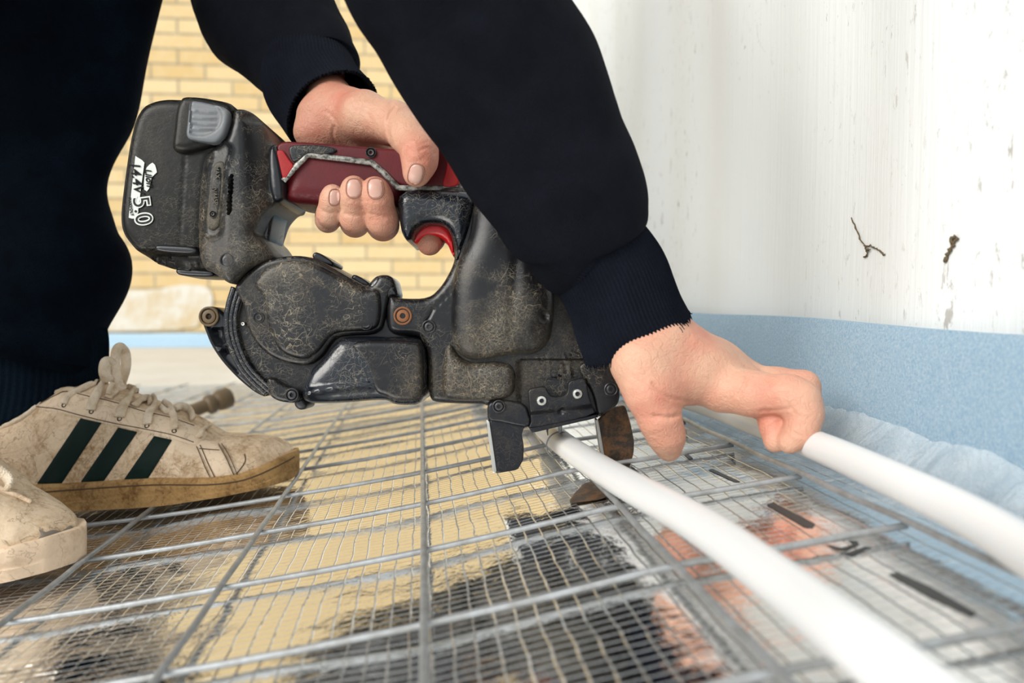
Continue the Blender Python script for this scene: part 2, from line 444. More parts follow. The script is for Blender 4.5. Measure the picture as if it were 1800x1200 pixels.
x.l(x.noise(5.5, 2, .45, .1, x.mapc((.7, 2.1, 1))), b1.inputs['Height'])
b2 = x.n('ShaderNodeBump'); b2.inputs['Strength'].default_value = .9; b2.inputs['Distance'].default_value = .0006
x.l(x.noise(90, 4, .6, .3, x.mapc((1, .8, 1))), b2.inputs['Height']); x.l(b1.outputs[0], b2.inputs['Normal'])
x.bump(th, .9, .0004, b2.outputs[0])
x.set(base=x.mix(th, (.84, .84, .83), (.78, .77, .74)), metal=x.math('MULTIPLY_ADD', th, -.12, 1.), rough=x.math('MULTIPLY_ADD', th, .14, .07))
MAT['foil'] = x.m
MAT['ink'] = plain('black_printed_ink', (.03, .03, .028), .5)
MAT['ink_red'] = plain('red_printed_ink', (.42, .05, .03), .5)
x = M('blue_foam'); n1 = x.noise(620, 5, .85); n2 = x.noise(7, 3, .5)
x.set(base=x.mix(x.ramp(n1, .35, .68), (.30, .53, .74), (.70, .85, .96)), rough=.8, spec=.3); x.bump(n1, .8, .003); MAT['foam'] = x.m
x = M('clear_film'); tr = x.n('ShaderNodeBsdfTransparent'); mx = x.n('ShaderNodeMixShader'); out = x.t.nodes['Material Output']
x.set(base=(.75, .80, .83), rough=.09, spec=1.)
x.bump(x.noise(38, 4, .6, 1.2, x.mapc((1, 1, .5))), .9, .005)
x.l(x.ramp(x.noise(30, 3), .3, .7, .16, .42), mx.inputs[0]); x.l(tr.outputs[0], mx.inputs[1]); x.l(x.p.outputs[0], mx.inputs[2]); x.l(mx.outputs[0], out.inputs[0]); MAT['film'] = x.m
# yellow brick
x = M('yellow_brick'); sx = x.n('ShaderNodeSeparateXYZ'); cb = x.n('ShaderNodeCombineXYZ'); x.l(x.co, sx.inputs[0]); x.l(sx.outputs[0], cb.inputs[0]); x.l(sx.outputs[2], cb.inputs[1])
br = x.n('ShaderNodeTexBrick'); x.l(cb.outputs[0], br.inputs['Vector']); br.inputs['Scale'].default_value = 1.
for k_, v_ in (('Brick Width', .214), ('Row Height', .0605), ('Mortar Size', .0052), ('Mortar Smooth', .25), ('Bias', .0)): br.inputs[k_].default_value = v_
br.inputs['Color1'].default_value = (.60, .42, .19, 1); br.inputs['Color2'].default_value = (.71, .555, .32, 1); br.inputs['Mortar'].default_value = (.34, .28, .19, 1)
v2 = x.mix(x.math('MULTIPLY', x.ramp(x.noise(26, 5, .7), .4, .75), .45), br.outputs[0], (.70, .58, .38))
x.set(base=v2, rough=.9, spec=.1); x.bump(x.math('SUBTRACT', x.noise(120, 4), x.math('MULTIPLY', br.outputs[1], 3.)), .6, .004); MAT['brick'] = x.m
# white boarded wall
x = M('white_painted_wall')
grain = x.noise(60, 4, .6, 0, x.mapc((1, 3.2, .12)))
st = x.noise(130, 5, .7, .3, x.mapc((1, 1.2, .42))); blot = x.ramp(x.noise(5, 3, .5, 0, x.mapc((1, 1, .35), (0, 3.1, 0))), .38, .55)
spk = x.math('MULTIPLY', x.ramp(st, .60, .65), blot)
spk = x.math('MAXIMUM', spk, x.math('MULTIPLY', x.ramp(x.noise(240, 4, .7, .2, x.mapc((1, 1, .5))), .64, .70), x.ramp(x.noise(4, 3), .45, .6)))
b = x.mix(x.math('MULTIPLY', spk, .55), (.78, .80, .795), (.20, .155, .10))
rst = x.math('MULTIPLY', x.ramp(x.noise(70, 3, .6, 0, x.mapc((1, 1, .5), (0, 9, 2))), .70, .76), x.ramp(x.noise(3, 2), .5, .65))
b = x.mix(x.math('MULTIPLY', rst, .5), b, (.55, .33, .18))
x.set(base=b, rough=.6, spec=.25); x.bump(grain, .35, .0016); MAT['white_wall'] = x.m
x = M('pale_screed_floor'); x.set(base=x.mix(x.ramp(x.noise(6, 5, .7), .3, .7), (.52, .48, .41), (.62, .585, .52)), rough=.85); MAT['floor'] = x.m
x = M('old_white_plaster'); x.set(base=x.mix(x.ramp(x.noise(9, 5, .7), .4, .6), (.66, .64, .58), (.58, .47, .31)), rough=.9); x.bump(x.noise(40, 4), .5, .006); MAT['plaster'] = x.m
MAT['debris'] = plain('brown_cobweb_dirt', (.12, .085, .045), .95, bump=(900, .8, .001))
MAT['brown_plastic'] = dusty('brown_dusty_plastic', base=(.10, .065, .03), dust=(.28, .20, .11), amount=.8, rough=.5, scr=.2)

# ---------------------------------------------------------------- ground shape: the build-up rises to the right-hand wall
HX = [-6, -.6, -.3, -.1, 0, .1, .2, .3, .4, .475, .6]
HZ = [-.060, -.056, -.048, -.038, -.029, -.0155, 0, .0205, .034, .043, .05]
def H(x, y):
    """top of the foil under the wire mesh"""
    t = np.clip((np.asarray(y, float)-.75)/1.1, 0, 1); t = t*t*(3-2*t)
    return np.interp(x, HX, HZ)*(1-t)+(-.060)*t-.0055
def ground(px, py, off=0.):
    dr = FWD+RGT*(px-900)/F+UPV*(600-py)/F; lo, hi = .02, 8.
    for _ in range(60):
        m = (lo+hi)/2; p = CAM+dr*m
        if p[2] > H(p[0], p[1])+off: lo = m
        else: hi = m
    return CAM+dr*lo
# room
V, Fc = box((-6, -2.2, -.30), (.6, 3.3, -.068)); o = obj('floor', V, Fc, MAT['floor'], smooth=False); tag(o, kind='structure')
V, Fc = box((-6, 3.10, -.068), (.6, 3.3, 2.7)); o = obj('wall_back', V, Fc, MAT['brick'], smooth=False); tag(o, kind='structure')
# right wall: boarded face, gently bowed
ys = np.arange(-2.2, 3.1, .02); zs = np.array([-.068, .05, .25, .5, 1., 2.6])
Vw = []
def wallx(y, z): return .4795+.0035*math.sin(y*19+.5)+.0025*math.sin(y*43+1.7)+.002*math.sin(z*5)
for y in ys:
    for z in zs:
        Vw.append((wallx(y, z), y, z))
nz_ = len(zs); Fw = [(i*nz_+k, (i+1)*nz_+k, (i+1)*nz_+k+1, i*nz_+k+1)[::-1] for i in range(len(ys)-1) for k in range(nz_-1)]
n0 = len(Vw); Vw += [(.6, y, z) for y in (ys[0], ys[-1]) for z in (zs[0], zs[-1])]
Fw += [(n0, n0+1, n0+3, n0+2), tuple([k for k in range(nz_)])+(n0+1, n0), tuple([(len(ys)-1)*nz_+k for k in range(nz_)][::-1])+(n0+2, n0+3),
       tuple(i*nz_+nz_-1 for i in range(len(ys)))+(n0+3, n0+1)]
o = obj('wall_right', Vw, Fw, MAT['white_wall'], sharp=40); tag(o, kind='structure')
# plaster remains low on the brick wall
def wallpt(px, py, y0): 
    dr = FWD+RGT*(px-900)/F+UPV*(600-py)/F; return CAM+dr*((y0-CAM[1])/dr[1])
pp = [wallpt(px, py, 3.10) for px, py in ((120, 515), (205, 508), (260, 512), (330, 498), (372, 505), (376, 540), (350, 560), (352, 578), (120, 584))]
P2 = resample(chaikin(np.array([(p[0], p[2]) for p in pp]), 2), .02); X2, F2 = tri2d(P2, .04)
Vp = [(a, 3.092, b) for a, b in X2]+[(a, 3.10, b) for a, b in P2]
m_ = len(X2); k_ = len(P2)
Fp = [list(f) for f in F2]+[(i, (i+1) % k_, m_+(i+1) % k_, m_+i) for i in range(k_)]
o = obj('trim_1', Vp, Fp, MAT['plaster'], smooth=False); tag(o, kind='structure')
# edge insulation strips
def foam_strip(name, x0, x1, y0, y1, z0, z1, along, label):
    V = []; n = 90; prof = [(0, 0), (0, .35), (0, .7), (.0, .93), (.25, 1), (.75, 1), (1, .93), (1, 0)]
    for i in range(n+1):
        t = i/n
        wv = .0012*math.sin(t*70)+.002*math.sin(t*23)
        for a, b in prof:
            zt = z1+wv*.8
            if along == 'y': V.append((x0+(x1-x0)*a-(wv if a < .5 else 0), y0+(y1-y0)*t, z0+(zt-z0)*b))
            else: V.append((x0+(x1-x0)*t, y0+(y1-y0)*a-(wv if a < .5 else 0), z0+(zt-z0)*b))
    k = len(prof)
    Fc = [(i*k+j, i*k+j+1, (i+1)*k+j+1, (i+1)*k+j) for i in range(n) for j in range(k-1)]+[tuple(range(k)), tuple(n*k+j for j in range(k))[::-1]]
    o = obj(name, V, Fc, MAT['foam'], sharp=50); return tag(o, label, 'insulation')
foam_strip('foam_insulation_strip', .459, .4705, -1.2, 3.07, -.067, .1135, 'y', 'blue foam edge insulation strip standing along the white wall')
foam_strip('foam_insulation_strip', -3.0, .455, 3.08, 3.098, -.067, -.012, 'x', 'blurred pale blue foam strip along the foot of the yellow brick wall')
# clear film between pipe and foam
tops = [(.30, .118), (.10, .068), (1440, 712), (1500, 722), (1560, 742), (1600, 756), (1640, 775), (1700, 783), (1745, 796), (1800, 826), (1850, 860)]
ft = []
for a, b in tops[2:]:
    dr = FWD+RGT*(a-900)/F+UPV*(600-b)/F; t = (.452-CAM[0])/dr[0]; p = CAM+dr*t; ft.append((p[1], p[2]))
ft = sorted(ft+[(.9, .055), (.5, .056), (-.45, .05), (.25, .054)]); fy = [a for a, b in ft]; fz = [b for a, b in ft]
V = []; ys = np.arange(-.45, .9, .004); prof = np.linspace(0, 1, 22)
for y in ys:
    zt = np.interp(y, fy, fz)
    for s in prof:
        xx = .412+.040*s**.75; zz = .030+(zt-.030)*s**1.25
        wv = noise.noise(Vector((y*38, s*2.2, 0)))*.0055*math.sin(math.pi*min(s*1.2, 1))+noise.noise(Vector((y*120, s*6, 3)))*.0018
        V.append((xx+wv*.6, y, zz+wv))
k = len(prof); Fc = [(i*k+j, (i+1)*k+j, (i+1)*k+j+1, i*k+j+1) for i in range(len(ys)-1) for j in range(k-1)]
o = obj('plastic_film', V, Fc, MAT['film']); tag(o, 'crumpled clear plastic film between the white pipe and the blue foam', 'plastic film')
# foil
xs = np.arange(-.95, .4565, .006); ys = np.arange(-.62, 1.42, .006)
XX, YY = np.meshgrid(xs, ys, indexing='ij'); ZZ = H(XX, YY)
for i in range(len(xs)):
    for j in range(len(ys)):
        p = Vector((xs[i]*9, ys[j]*7, 0)); ZZ[i, j] += noise.noise(p)*.0012+noise.noise(p*3.1)*.0004
ZZ = np.maximum(ZZ, -.0655)
nV = ZZ.size; ny = len(ys)
V = np.stack([XX, YY, ZZ], -1).reshape(-1, 3)
Fc = [(i*ny+j, (i+1)*ny+j, (i+1)*ny+j+1, i*ny+j+1) for i in range(len(xs)-1) for j in range(ny-1)]
foil = obj('foil_sheet', V, Fc, MAT['foil']); tag(foil, 'shiny aluminium insulation foil with fine grid reinforcement covering the floor', 'foil sheet')
FB = bvh_of(foil)
marks = [[(1197,794),(1203,793),(1219,806),(1211,808)], [(1245,826),(1252,824),(1302,847),(1292,848)], [(1347,887),(1359,883),(1433,921),(1428,929),(1412,926)],
         [(1562,1010),(1578,1006),(1640,1034),(1718,1078),(1706,1084),(1630,1048)],
         [(1109,823),(1114,822),(1150,854),(1178,872),(1210,890),(1240,915),(1272,944),(1265,946),(1236,926),(1200,895),(1172,876),(1140,853)],
         [(1366,1014),(1384,1017),(1420,1047),(1463,1088),(1450,1083),(1408,1050)],  # dark slanting strip; the other marks are print
         [(1452,957),(1465,960),(1480,963),(1500,957),(1490,950),(1507,951),(1511,958),(1488,968),(1466,966)],
         [(1469,971),(1490,971),(1512,964),(1522,961),(1532,963),(1516,970),(1503,976),(1496,978),(1494,975)]]
for q in marks: tag(patch('printed_mark', q, FB, MAT['ink'], foil, off=.0004, step=4, ck=0), 'black printed mark on the foil')

# ---------------------------------------------------------------- wire mesh
mesh_root = empty('wire_mesh', (.0, .3, -.03), 'galvanised steel wire mesh panel laid over the foil', 'wire mesh')
R_ = .0016
def wob(a, s): return noise.noise(Vector((a*3.1, s*7.7, 1.3)))*.0014
for n, xw in enumerate((-.6, -.5, -.4, -.3, -.2, -.1, 0, .1, .2, .3, .4)):
    ys = np.arange(-.60, 1.38, .02)
    P = [(xw+wob(y, n), y, H(xw, y)+.0055+.0012+.0004*math.cos(2*math.pi*(y/.1))) for y in ys]
    V, Fc = tube(P, R_, 8); obj('wire', V, Fc, MAT['wire'], mesh_root)
for n, yw in enumerate(np.arange(-.5, 1.35, .1)):
    xs = np.append(np.arange(-.85, .40, .02), .4015)
    P = [(x_, yw+wob(x_, n+30), H(x_, yw)+.0055-.0016+.0002*math.cos(2*math.pi*x_/.1)) for x_ in xs]
    V, Fc = tube(P, R_, 8); obj('wire', V, Fc, MAT['wire'], mesh_root)

# ---------------------------------------------------------------- pipes
def pipe(ctrl, label, r=.008):
    P = resample(catmull(ctrl, 12), .01, closed=False); V, Fc = tube(P, r, 40); V2, F2 = tube(P, r-.0018, 24)
    o = obj('heating_pipe', V, Fc, MAT['pipe'], sharp=50); return tag(o, label, 'pipe')
def gz(x, y, e=0.): return H(x, y)+.0055+.0028+.008+e
pipe([(.312, -.50, .045), at(1720, 1290, .175), at(1535, 1150, .208), at(1385, 1035, .262), at(1226, 920, .345), at(1082, 840, .452), at(1004, 790, .545), at(961, 757, .63), at(938, 738, .73), (.262, .45, gz(.262, .45)), (.27, .7, gz(.27, .7)), (.27, 1.3, gz(.27, 1.3))],
     'white plastic pipe crossing the mesh towards the camera, held in the tool jaw')
_a, _b = at(2000, 1110, .20), at(1830, 985, .262)
pipe([_a+(_a-_b)*1.0, _a, at(1830, 985, .262), at(1700, 905, .315), at(1560, 838, .375), at(1440, 785, .452), at(1330, 745, .55), at(1240, 712, .66), (.405, .32, gz(.405, .32)), (.405, .7, gz(.405, .7)), (.40, 1.3, gz(.4, 1.3))],
     'white plastic pipe running beside the clear film and blue foam')
# tie wire around first pipe, twisted towards the tool
tw = empty('tie_wire', at(984, 785, .555), 'thin twisted steel tie wire looped around the white pipe under the tool', 'tie wire')
c = at(984, 783, .566); dirp = np.array([-.12, 1, 0.]); dirp /= np.linalg.norm(dirp); sx_ = np.cross(dirp, [0, 0, 1.])
P = [c+.0092*(math.cos(a)*sx_+math.sin(a)*np.array([0, 0, 1.])) for a in np.linspace(0, 2*math.pi, 40)]
V, Fc = tube(P, .0005, 8); obj('wire_loop', V, Fc, MAT['wire'], tw)
t0, t1 = c+np.array([0, 0, .0088]), at(985, 742, .55)
for s_ in (0, math.pi):
    P = [t0+(t1-t0)*u+.0009*(math.cos(u*22+s_)*RGT+math.sin(u*22+s_)*FWD) for u in np.linspace(0, 1, 60)]
    V, Fc = tube(P, .0006, 6); obj('wire_twist', V, Fc, MAT['wire'], tw)
V, Fc = tube([at(963, 750, .545), at(962, 757, .545), at(963, 765, .545)], [.0008, .0006, .0003], 6); obj('wire_end', V, Fc, MAT['screw'], tw)

# brown pipe end lying on the mesh
a0 = ground(300, 775, .02); a1 = ground(352, 737, .016)
dr = (a1-a0)/np.linalg.norm(a1-a0); 
pr = [(.0085, -.10), (.0085, 0), (.0085, .018), (.0115, .020), (.0125, .022), (.0125, .028), (.0105, .031), (.0125, .034), (.0135, .038), (.0135, .05), (.011, .053), (.008, .053), (.008, .04)]
V, Fc = lathe(pr, at(338, 722, 1.08), np.array([.62, .45, .22]), 28)
o = obj('pipe_fitting', V, Fc, MAT['brown_plastic'], sharp=40); tag(o, 'blurred brown pipe end with thicker collar lying on the mesh behind the shoe', 'pipe fitting')
# dirt clinging to the wall
def debris(pts, r0, label):
    root = None; parts = []
    for path in pts:
        P = []
        for px, py in path:
            dr = FWD+RGT*(px-900)/F+UPV*(600-py)/F; p = CAM+dr*((.4795-CAM[0])/dr[0]); p = CAM+dr*((wallx(p[1], p[2])-.0006-CAM[0])/dr[0]); P.append(p)
        P = catmull(P, 6); P += np.random.randn(*P.shape)*.0003
        parts.append(tube(P, r0*np.random.uniform(.5, 1.3, len(P)), 6))
    V, Fc = join(parts); o = obj('cobweb_dirt', V, Fc, MAT['debris']); tag(o, label, 'dirt')
debris([[(1660,459),(1667,445),(1674,430),(1672,420),(1680,415)], [(1674,428),(1684,418)], [(1672,424),(1677,432)]], .0010, 'dark curled cobweb dirt stuck to the white wall, rightmost clump')
debris([[(1497,382),(1508,410),(1520,432),(1530,432),(1545,440),(1556,448)], [(1520,432),(1524,446),(1518,452)], [(1523,440),(1530,438)]], .00055, 'thin branching cobweb dirt stuck to the white wall left of the dark clump')

# ---------------------------------------------------------------- the tying tool
TD = .560
tool = empty('rebar_tying_tool', at(700, 700, TD), 'worn black and dark red cordless rebar tying tool held over the mesh by its handle', 'power tool')
def pl(name, pts, d, thick, mat, r=.003, **k):
    par = k.pop('parent', tool)
    return pillow(name, pts, d, thick, MAT[mat], par, r=r, **k)
def seg_d(px, py, a, b):
    a = np.array(a, float); b = np.array(b, float); ab = b-a
    t = np.clip(((px-a[0])*ab[0]+(py-a[1])*ab[1])/(ab@ab), 0, 1)
    return np.hypot(px-a[0]-t*ab[0], py-a[1]-t*ab[1])
def path_d(px, py, pts):
    return np.min([seg_d(px, py, a, b) for a, b in zip(pts[:-1], pts[1:])], axis=0)
def groove(pts, wd, dep):
    return lambda px, py, ds: -dep*np.clip(1-path_d(px, py, pts)/wd, 0, 1)
def screw(px, py, d, rp, mat='screw', parent=None, name='screw', deep=.0015, washer=True):
    r = rp/F*d; ax = -FWD
    prof = [(r*1.35, -.003), (r*1.35, .0004), (r*1.2, .0007), (r*1.08, .0004), (r*1.05, -deep*.6), (r*.95, -deep*.5), (r*.9, .0001), (r*.72, .0005), (r*.42, .0004), (r*.38, -deep), (r*.05, -deep)]
    if not washer: prof = prof[5:]; prof = [(r, -.003)]+prof[1:]
    V, Fc = lathe(prof, at(px, py, d), ax, 24)
    return obj(name, V, Fc, MAT[mat], parent or tool, sharp=45)
# battery
def bfn(px, py, ds):
    h = 0*px
    h -= .0010*np.clip(1-np.abs(px-(327-(py-250)*.065))/1.3, 0, 1)*(py > 240)*(py < 430)        # seam
    t = np.clip((py-(436-(px-230)*.03))/16, 0, 1); h -= .010*t*t*(3-2*t)                         # step to the underside
    h += .0012*np.clip(np.sin((py-440-(px-250)*.10)*1.05)*2, -1, 1)*((py > 449+(px-250)*.12) & (py < 472) & (px > 255) & (px < 340))
    return h
bat = pl('battery_pack', [(300,170),(272,173),(248,183),(233,207),(223,250),(213,320),(207,372),(208,398),(216,418),(241,447),(262,462),(306,474),(360,475),(360,440),(360,373),(372,275),(410,235),(412,205),(405,178)], .532, .068, 'battery', r=.006, fn=bfn, step=.0016)
pl('latch_cover', [(316,170),(325,167),(350,168),(404,178),(411,192),(402,222),(384,250),(345,262),(320,268),(298,262),(302,230),(306,190)], .5255, .03, 'battery', r=.0045, step=.0016, parent=bat)
def btn(px, py, ds):
    e = np.hypot((px-350)/42, (py-206)/34); t = np.clip((1-e)/.12, 0, 1)*(px > 334); h = -.0012*t
    for yy in (195, 206.5, 217, 226): h += .0010*np.clip(1-np.abs(py-(yy+(px-350)*.05))/2.2, 0, 1)*((px > 337) & (px < 378))
    return h
pl('release_button', [(332,175),(352,177),(390,186),(402,194),(400,215),(393,236),(384,247),(374,251),(350,248),(325,243),(329,210)], .5212, .006, 'button', r=.0018, fn=btn, step=.0011, parent=bat)
pl('side_rib', [(270,430),(300,431),(345,434),(345,447),(272,442)], .5305, .02, 'tool_clean', r=.0015, parent=bat)
pl('battery_clip', [(309,470),(372,474),(377,480),(372,487),(314,484),(307,478)], .545, .03, 'tool_clean', r=.002, parent=bat)
# printing on the battery
BD = .5312
pl('white_label', [(244,274),(265,284),(231,384),(224,384),(228,330),(234,300)], BD, .0006, 'print', r=0., ck=0, parent=bat) if False else None
def flat(pts, d, mat, name, parent, thick=.0004, ck=0):
    return pillow(name, pts, d, thick, MAT[mat], parent, r=0., ck=ck, step=.004)
flat([(238,274),(254,284),(247,336),(241,384),(226,384),(231,336)], BD, 'print', 'label_bar', bat)
flat([(262,290),(266,285),(272,287),(273,293),(277,302),(271,307),(266,312),(264,322),(262,332),(259,337),(252,334),(254,310),(256,296)], BD, 'print', 'label_cloud', bat, ck=1)
def text(s, px, py, size, ang, mat, d, name, parent, ext=.00025, outline=0., shear=0., sx=1., bold=0.):
    """lettering on a face parallel to the tool's flank"""
    cu = bpy.data.curves.new('t', 'FONT'); cu.body = s; cu.size = 1; cu.extrude = 0; cu.align_x = 'CENTER'; cu.align_y = 'CENTER'; cu.shear = shear; cu.offset = bold
    t = bpy.data.objects.new('t', cu); COL.objects.link(t); dg = bpy.context.evaluated_depsgraph_get(); me = t.evaluated_get(dg).to_mesh()
    v = np.array([tuple(q.co) for q in me.vertices]); f = [list(p.vertices) for p in me.polygons]
    bpy.data.objects.remove(t); bpy.data.curves.remove(cu)
    if len(v) == 0: return
    S = size/F*d; a = math.radians(ang); ca, sa = math.cos(a), math.sin(a)
    X = v[:, 0]*S*sx; Y = v[:, 1]*S; U = X*ca-Y*sa; W = X*sa+Y*ca
    B = at(px, py, d)
    A = B+RGT*U[:, None]+UPV*W[:, None]; V = np.vstack([A-FWD*ext, A+FWD*.0003]); n = len(A)
    from collections import Counter
    de = {(q[i], q[(i+1) % len(q)]) for q in f for i in range(len(q))}
    Fc = f+[(b, a_, a_+n, b+n) for a_, b in de if (b, a_) not in de]
    return obj(name, V, Fc, MAT[mat], parent, smooth=False)
text('14.4V', 239.5, 311, 24, -82, 'hole', BD-.0005, 'label_text', bat, shear=.25, bold=.01)
text('Lilon', 261, 312, 16, -82, 'hole', BD-.0005, 'label_text', bat, shear=.3, bold=.015)
text('MAXVOLT', 229.5, 363, 7, -82, 'hole', BD-.0005, 'label_text', bat)
text('5.0', 249, 370, 42, -82, 'print', BD, 'label_number', bat, sx=1., bold=.05)
text('5.0', 249, 370, 42, -82, 'battery', BD-.0003, 'label_number_inside', bat, sx=1., bold=-.008)
# battery foot housing
def hfn(px, py, ds):
    h = .006*np.clip((px-352-(py-273)*-.05)/60, 0, 1)-.012*np.clip((px-(425+(py-200)*.02))/40, 0, 1)**1.5
    h -= .004*np.clip(1-path_d(px, py, [(350,480),(395,432),(470,432)])/5, 0, 1)*0
    h += .0015*np.clip(1-np.abs(path_d(px, py, [(395,268),(385,300),(378,402)])-17)/4, 0, 1)
    h -= .006*np.clip(1-path_d(px, py, [(412,312),(408,376)])/3.0, 0, 1)**.5
    h -= .009*np.clip(1.15-np.hypot((px-443)/14, (py-208)/9), 0, .4)
    h -= .002*np.clip(1-path_d(px, py, [(411,497),(440,470),(476,452)])/2, 0, 1)
    return h
hs = pl('foot_housing', [(352,273),(378,258),(398,240),(408,215),(412,193),(430,192),(447,199),(460,217),(468,240),(478,250),(486,300),(494,322),(490,350),(476,352),(458,372),(449,400),(446,409),(457,418),(478,452),(442,466),(418,488),(410,503),(372,477),(357,474),(345,447),(343,373)], .530, .062, 'tool_heavy', r=.006, fn=hfn, step=.0014)
pl('relief_plate', [(372,289),(384,281),(397,284),(395,330),(390,370),(386,398),(372,406),(361,398),(362,370),(368,330)], .5245, .006, 'relief', r=.0022, step=.0012, parent=hs)
rp = pl('relief_recess', [(374,294),(388,290),(389,320),(382,385),(368,385),(369,350)], .5241, .002, 'tool_heavy', r=.0006, step=.002, parent=hs)
text('MAX', 382, 303, 10, -85, 'relief', .5233, 'relief_text', hs, ext=.0006, bold=.02)
text('JV445P', 378, 345, 11, -83, 'relief', .5233, 'relief_text', hs, ext=.0006, bold=.02)
screw(374, 376, .5236, 4, 'screw', hs)
screw(399, 457, .5245, 9.5, 'screw', hs)
pl('inner_brace', [(446,352),(492,345),(488,362),(478,380),(472,425),(466,430),(446,408),(440,380)], .552, .03, 'tool_glossy', r=.004, parent=hs)
pl('grip_collar', [(466,262),(480,248),(490,262),(500,316),(499,350),(478,356),(468,330)], .5345, .05, 'tool_clean', r=.005)
# handle
hd = pl('handle', [(480,246),(553,250),(640,257),(700,262),(728,250),(738,230),(733,184),(748,190),(770,215),(795,250),(808,300),(811,318),(803,331),(760,334),(706,331),(701,366),(640,368),(562,358),(494,352),(500,320)], .5385, .040, 'red', r=.009, step=.0018)
pl('handle_upper_cover', [(481,246),(553,250),(640,257),(700,262),(735,255),(760,250),(800,265),(808,300),(811,318),(803,330),(760,331),(703,328),(680,309),(656,289),(620,281),(543,271),(522,288),(500,317),(492,290)], .5370, .006, 'red', r=.0022, parent=hd)
pl('bright_cover_end', [(485,264),(497,263),(508,280),(517,291),(503,313),(497,316)], .5352, .003, 'red_mid', r=.0008, parent=hd, ck=1, q=.12)
pl('bright_cover_end', [(778,232),(796,258),(807,300),(809,318),(802,328),(775,329),(784,300),(786,270)], .5350, .003, 'red_mid', r=.001, parent=hd)
tp = [(498,318),(520,293),(541,272),(600,279),(654,286),(676,305),(700,330),(760,332),(806,331)]
P = [at(a, b, .5362) for a, b in resample(np.array(tp, float), 4, closed=False)]
V, Fc = tube(P, [.0019]*len(P), 10, flat=.45, nrm=-FWD); obj('handle_trim', V, Fc, MAT['trim'], hd)
pl('grip_pad', [(506,262),(512,254),(560,254),(590,259),(592,267),(570,272),(541,268),(524,284),(512,284)], .5350, .004, 'tool', r=.0012, parent=hd)
screw(652, 268, .5360, 7, 'screw', hd)
screw(757, 215, .5365, 7, 'silver', hd)
# main housing
main = [(806,322),(839,335),(880,345),(960,425),(1050,560),(1084,640),(1093,705),(1058,735),(1050,731),(928,756),(905,742),(890,716),(856,714),(850,711),(773,709),(752,703),(750,617),(742,603),(736,589),(680,588),(677,543),(683,516),(700,524),(753,524),(777,500),(797,463),(799,440),(790,405),(776,392),(745,392),(728,404),(720,421),(712,422),(702,402),(692,330)]
def mfn(px, py, ds):
    h = -.0025*np.clip((px-905)/12, 0, 1)*(py > 632)
    h -= .0012*np.clip(1-path_d(px, py, [(794,512),(785,520),(760,545),(744,575)])/1.5, 0, 1)
    h += .0012*np.clip(1-path_d(px, py, [(965,625),(992,624),(1005,660),(966,664),(965,625)])/2., 0, 1)
    h += .0012*np.clip(1-np.abs(np.hypot(px-980, py-648)-10)/1.8, 0, 1)
    h += .0010*np.clip(1-path_d(px, py, [(976,655),(984,641)])/1.6, 0, 1)
    for xx in (945, 953, 1000): h += .0012*np.clip(1-path_d(px, py, [(xx, 622), (xx+5, 662)])/1.4, 0, 1)
    h -= .004*np.clip((448-py)/60, 0, 1)*np.clip((800-px)/60, 0, 1)
    return h
mh = pl('main_housing', main, .5330, .056, 'tool', r=.005, fn=mfn, step=.0015)
pl('trigger_guard', [(692,329),(806,331),(838,338),(826,400),(806,452),(799,462),(800,438),(791,404),(776,390),(745,390),(728,402),(722,420),(711,421),(702,402)], .5285, .05, 'tool_glossy', r=.007, step=.0015, parent=mh)
def dfn(px, py, ds):
    t = np.clip((py-330)/300, 0, 1)
    return -.004*np.clip(1-np.abs(px-(905-(py-500)*.08))/14, 0, 1)*(py < 600)*.25-.006*np.clip(1.2-np.hypot((px-955)/8, (py-556)/10), 0, .5)-.005*np.clip((px-900)/80, 0, 1)*np.clip((py-520)/60, 0, 1)
pl('motor_cover', [(833,342),(826,415),(803,460),(793,498),(792,598),(806,622),(828,633),(862,630),(895,622),(940,624),(966,604),(974,570),(974,510),(952,430),(905,365)], .5270, .03, 'tool_heavy', r=.004, dome=.010, domer=.018, fn=dfn, step=.0015, parent=mh)
pl('lower_cover', [(779,615),(791,601),(806,626),(830,638),(875,634),(905,642),(907,698),(850,706),(790,705),(775,697)], .5290, .02, 'tool_heavy', r=.0045, dome=.003, domer=.01, step=.0015, parent=mh)
pl('right_cover', [(1012,640),(1060,628),(1084,640),(1093,708),(1062,728),(1052,731),(1042,690),(1030,672)], .5300, .03, 'tool', r=.002, parent=mh)
for a in ((708,555,12,'rust'),(754,574,9,'screw'),(896,660,9,'screw'),(1074,684,9,'screw'),(1066,632,9,'screw')): screw(a[0], a[1], .5325 if a[0] < 900 else .530, a[2], a[3], mh)
# trigger
pl('trigger', [(722,421),(727,402),(745,388),(768,383),(786,393),(795,410),(800,440),(798,452),(793,445),(785,425),(772,415),(750,414),(735,425),(728,428)], .5480, .024, 'red_bright', r=.004, step=.0013)
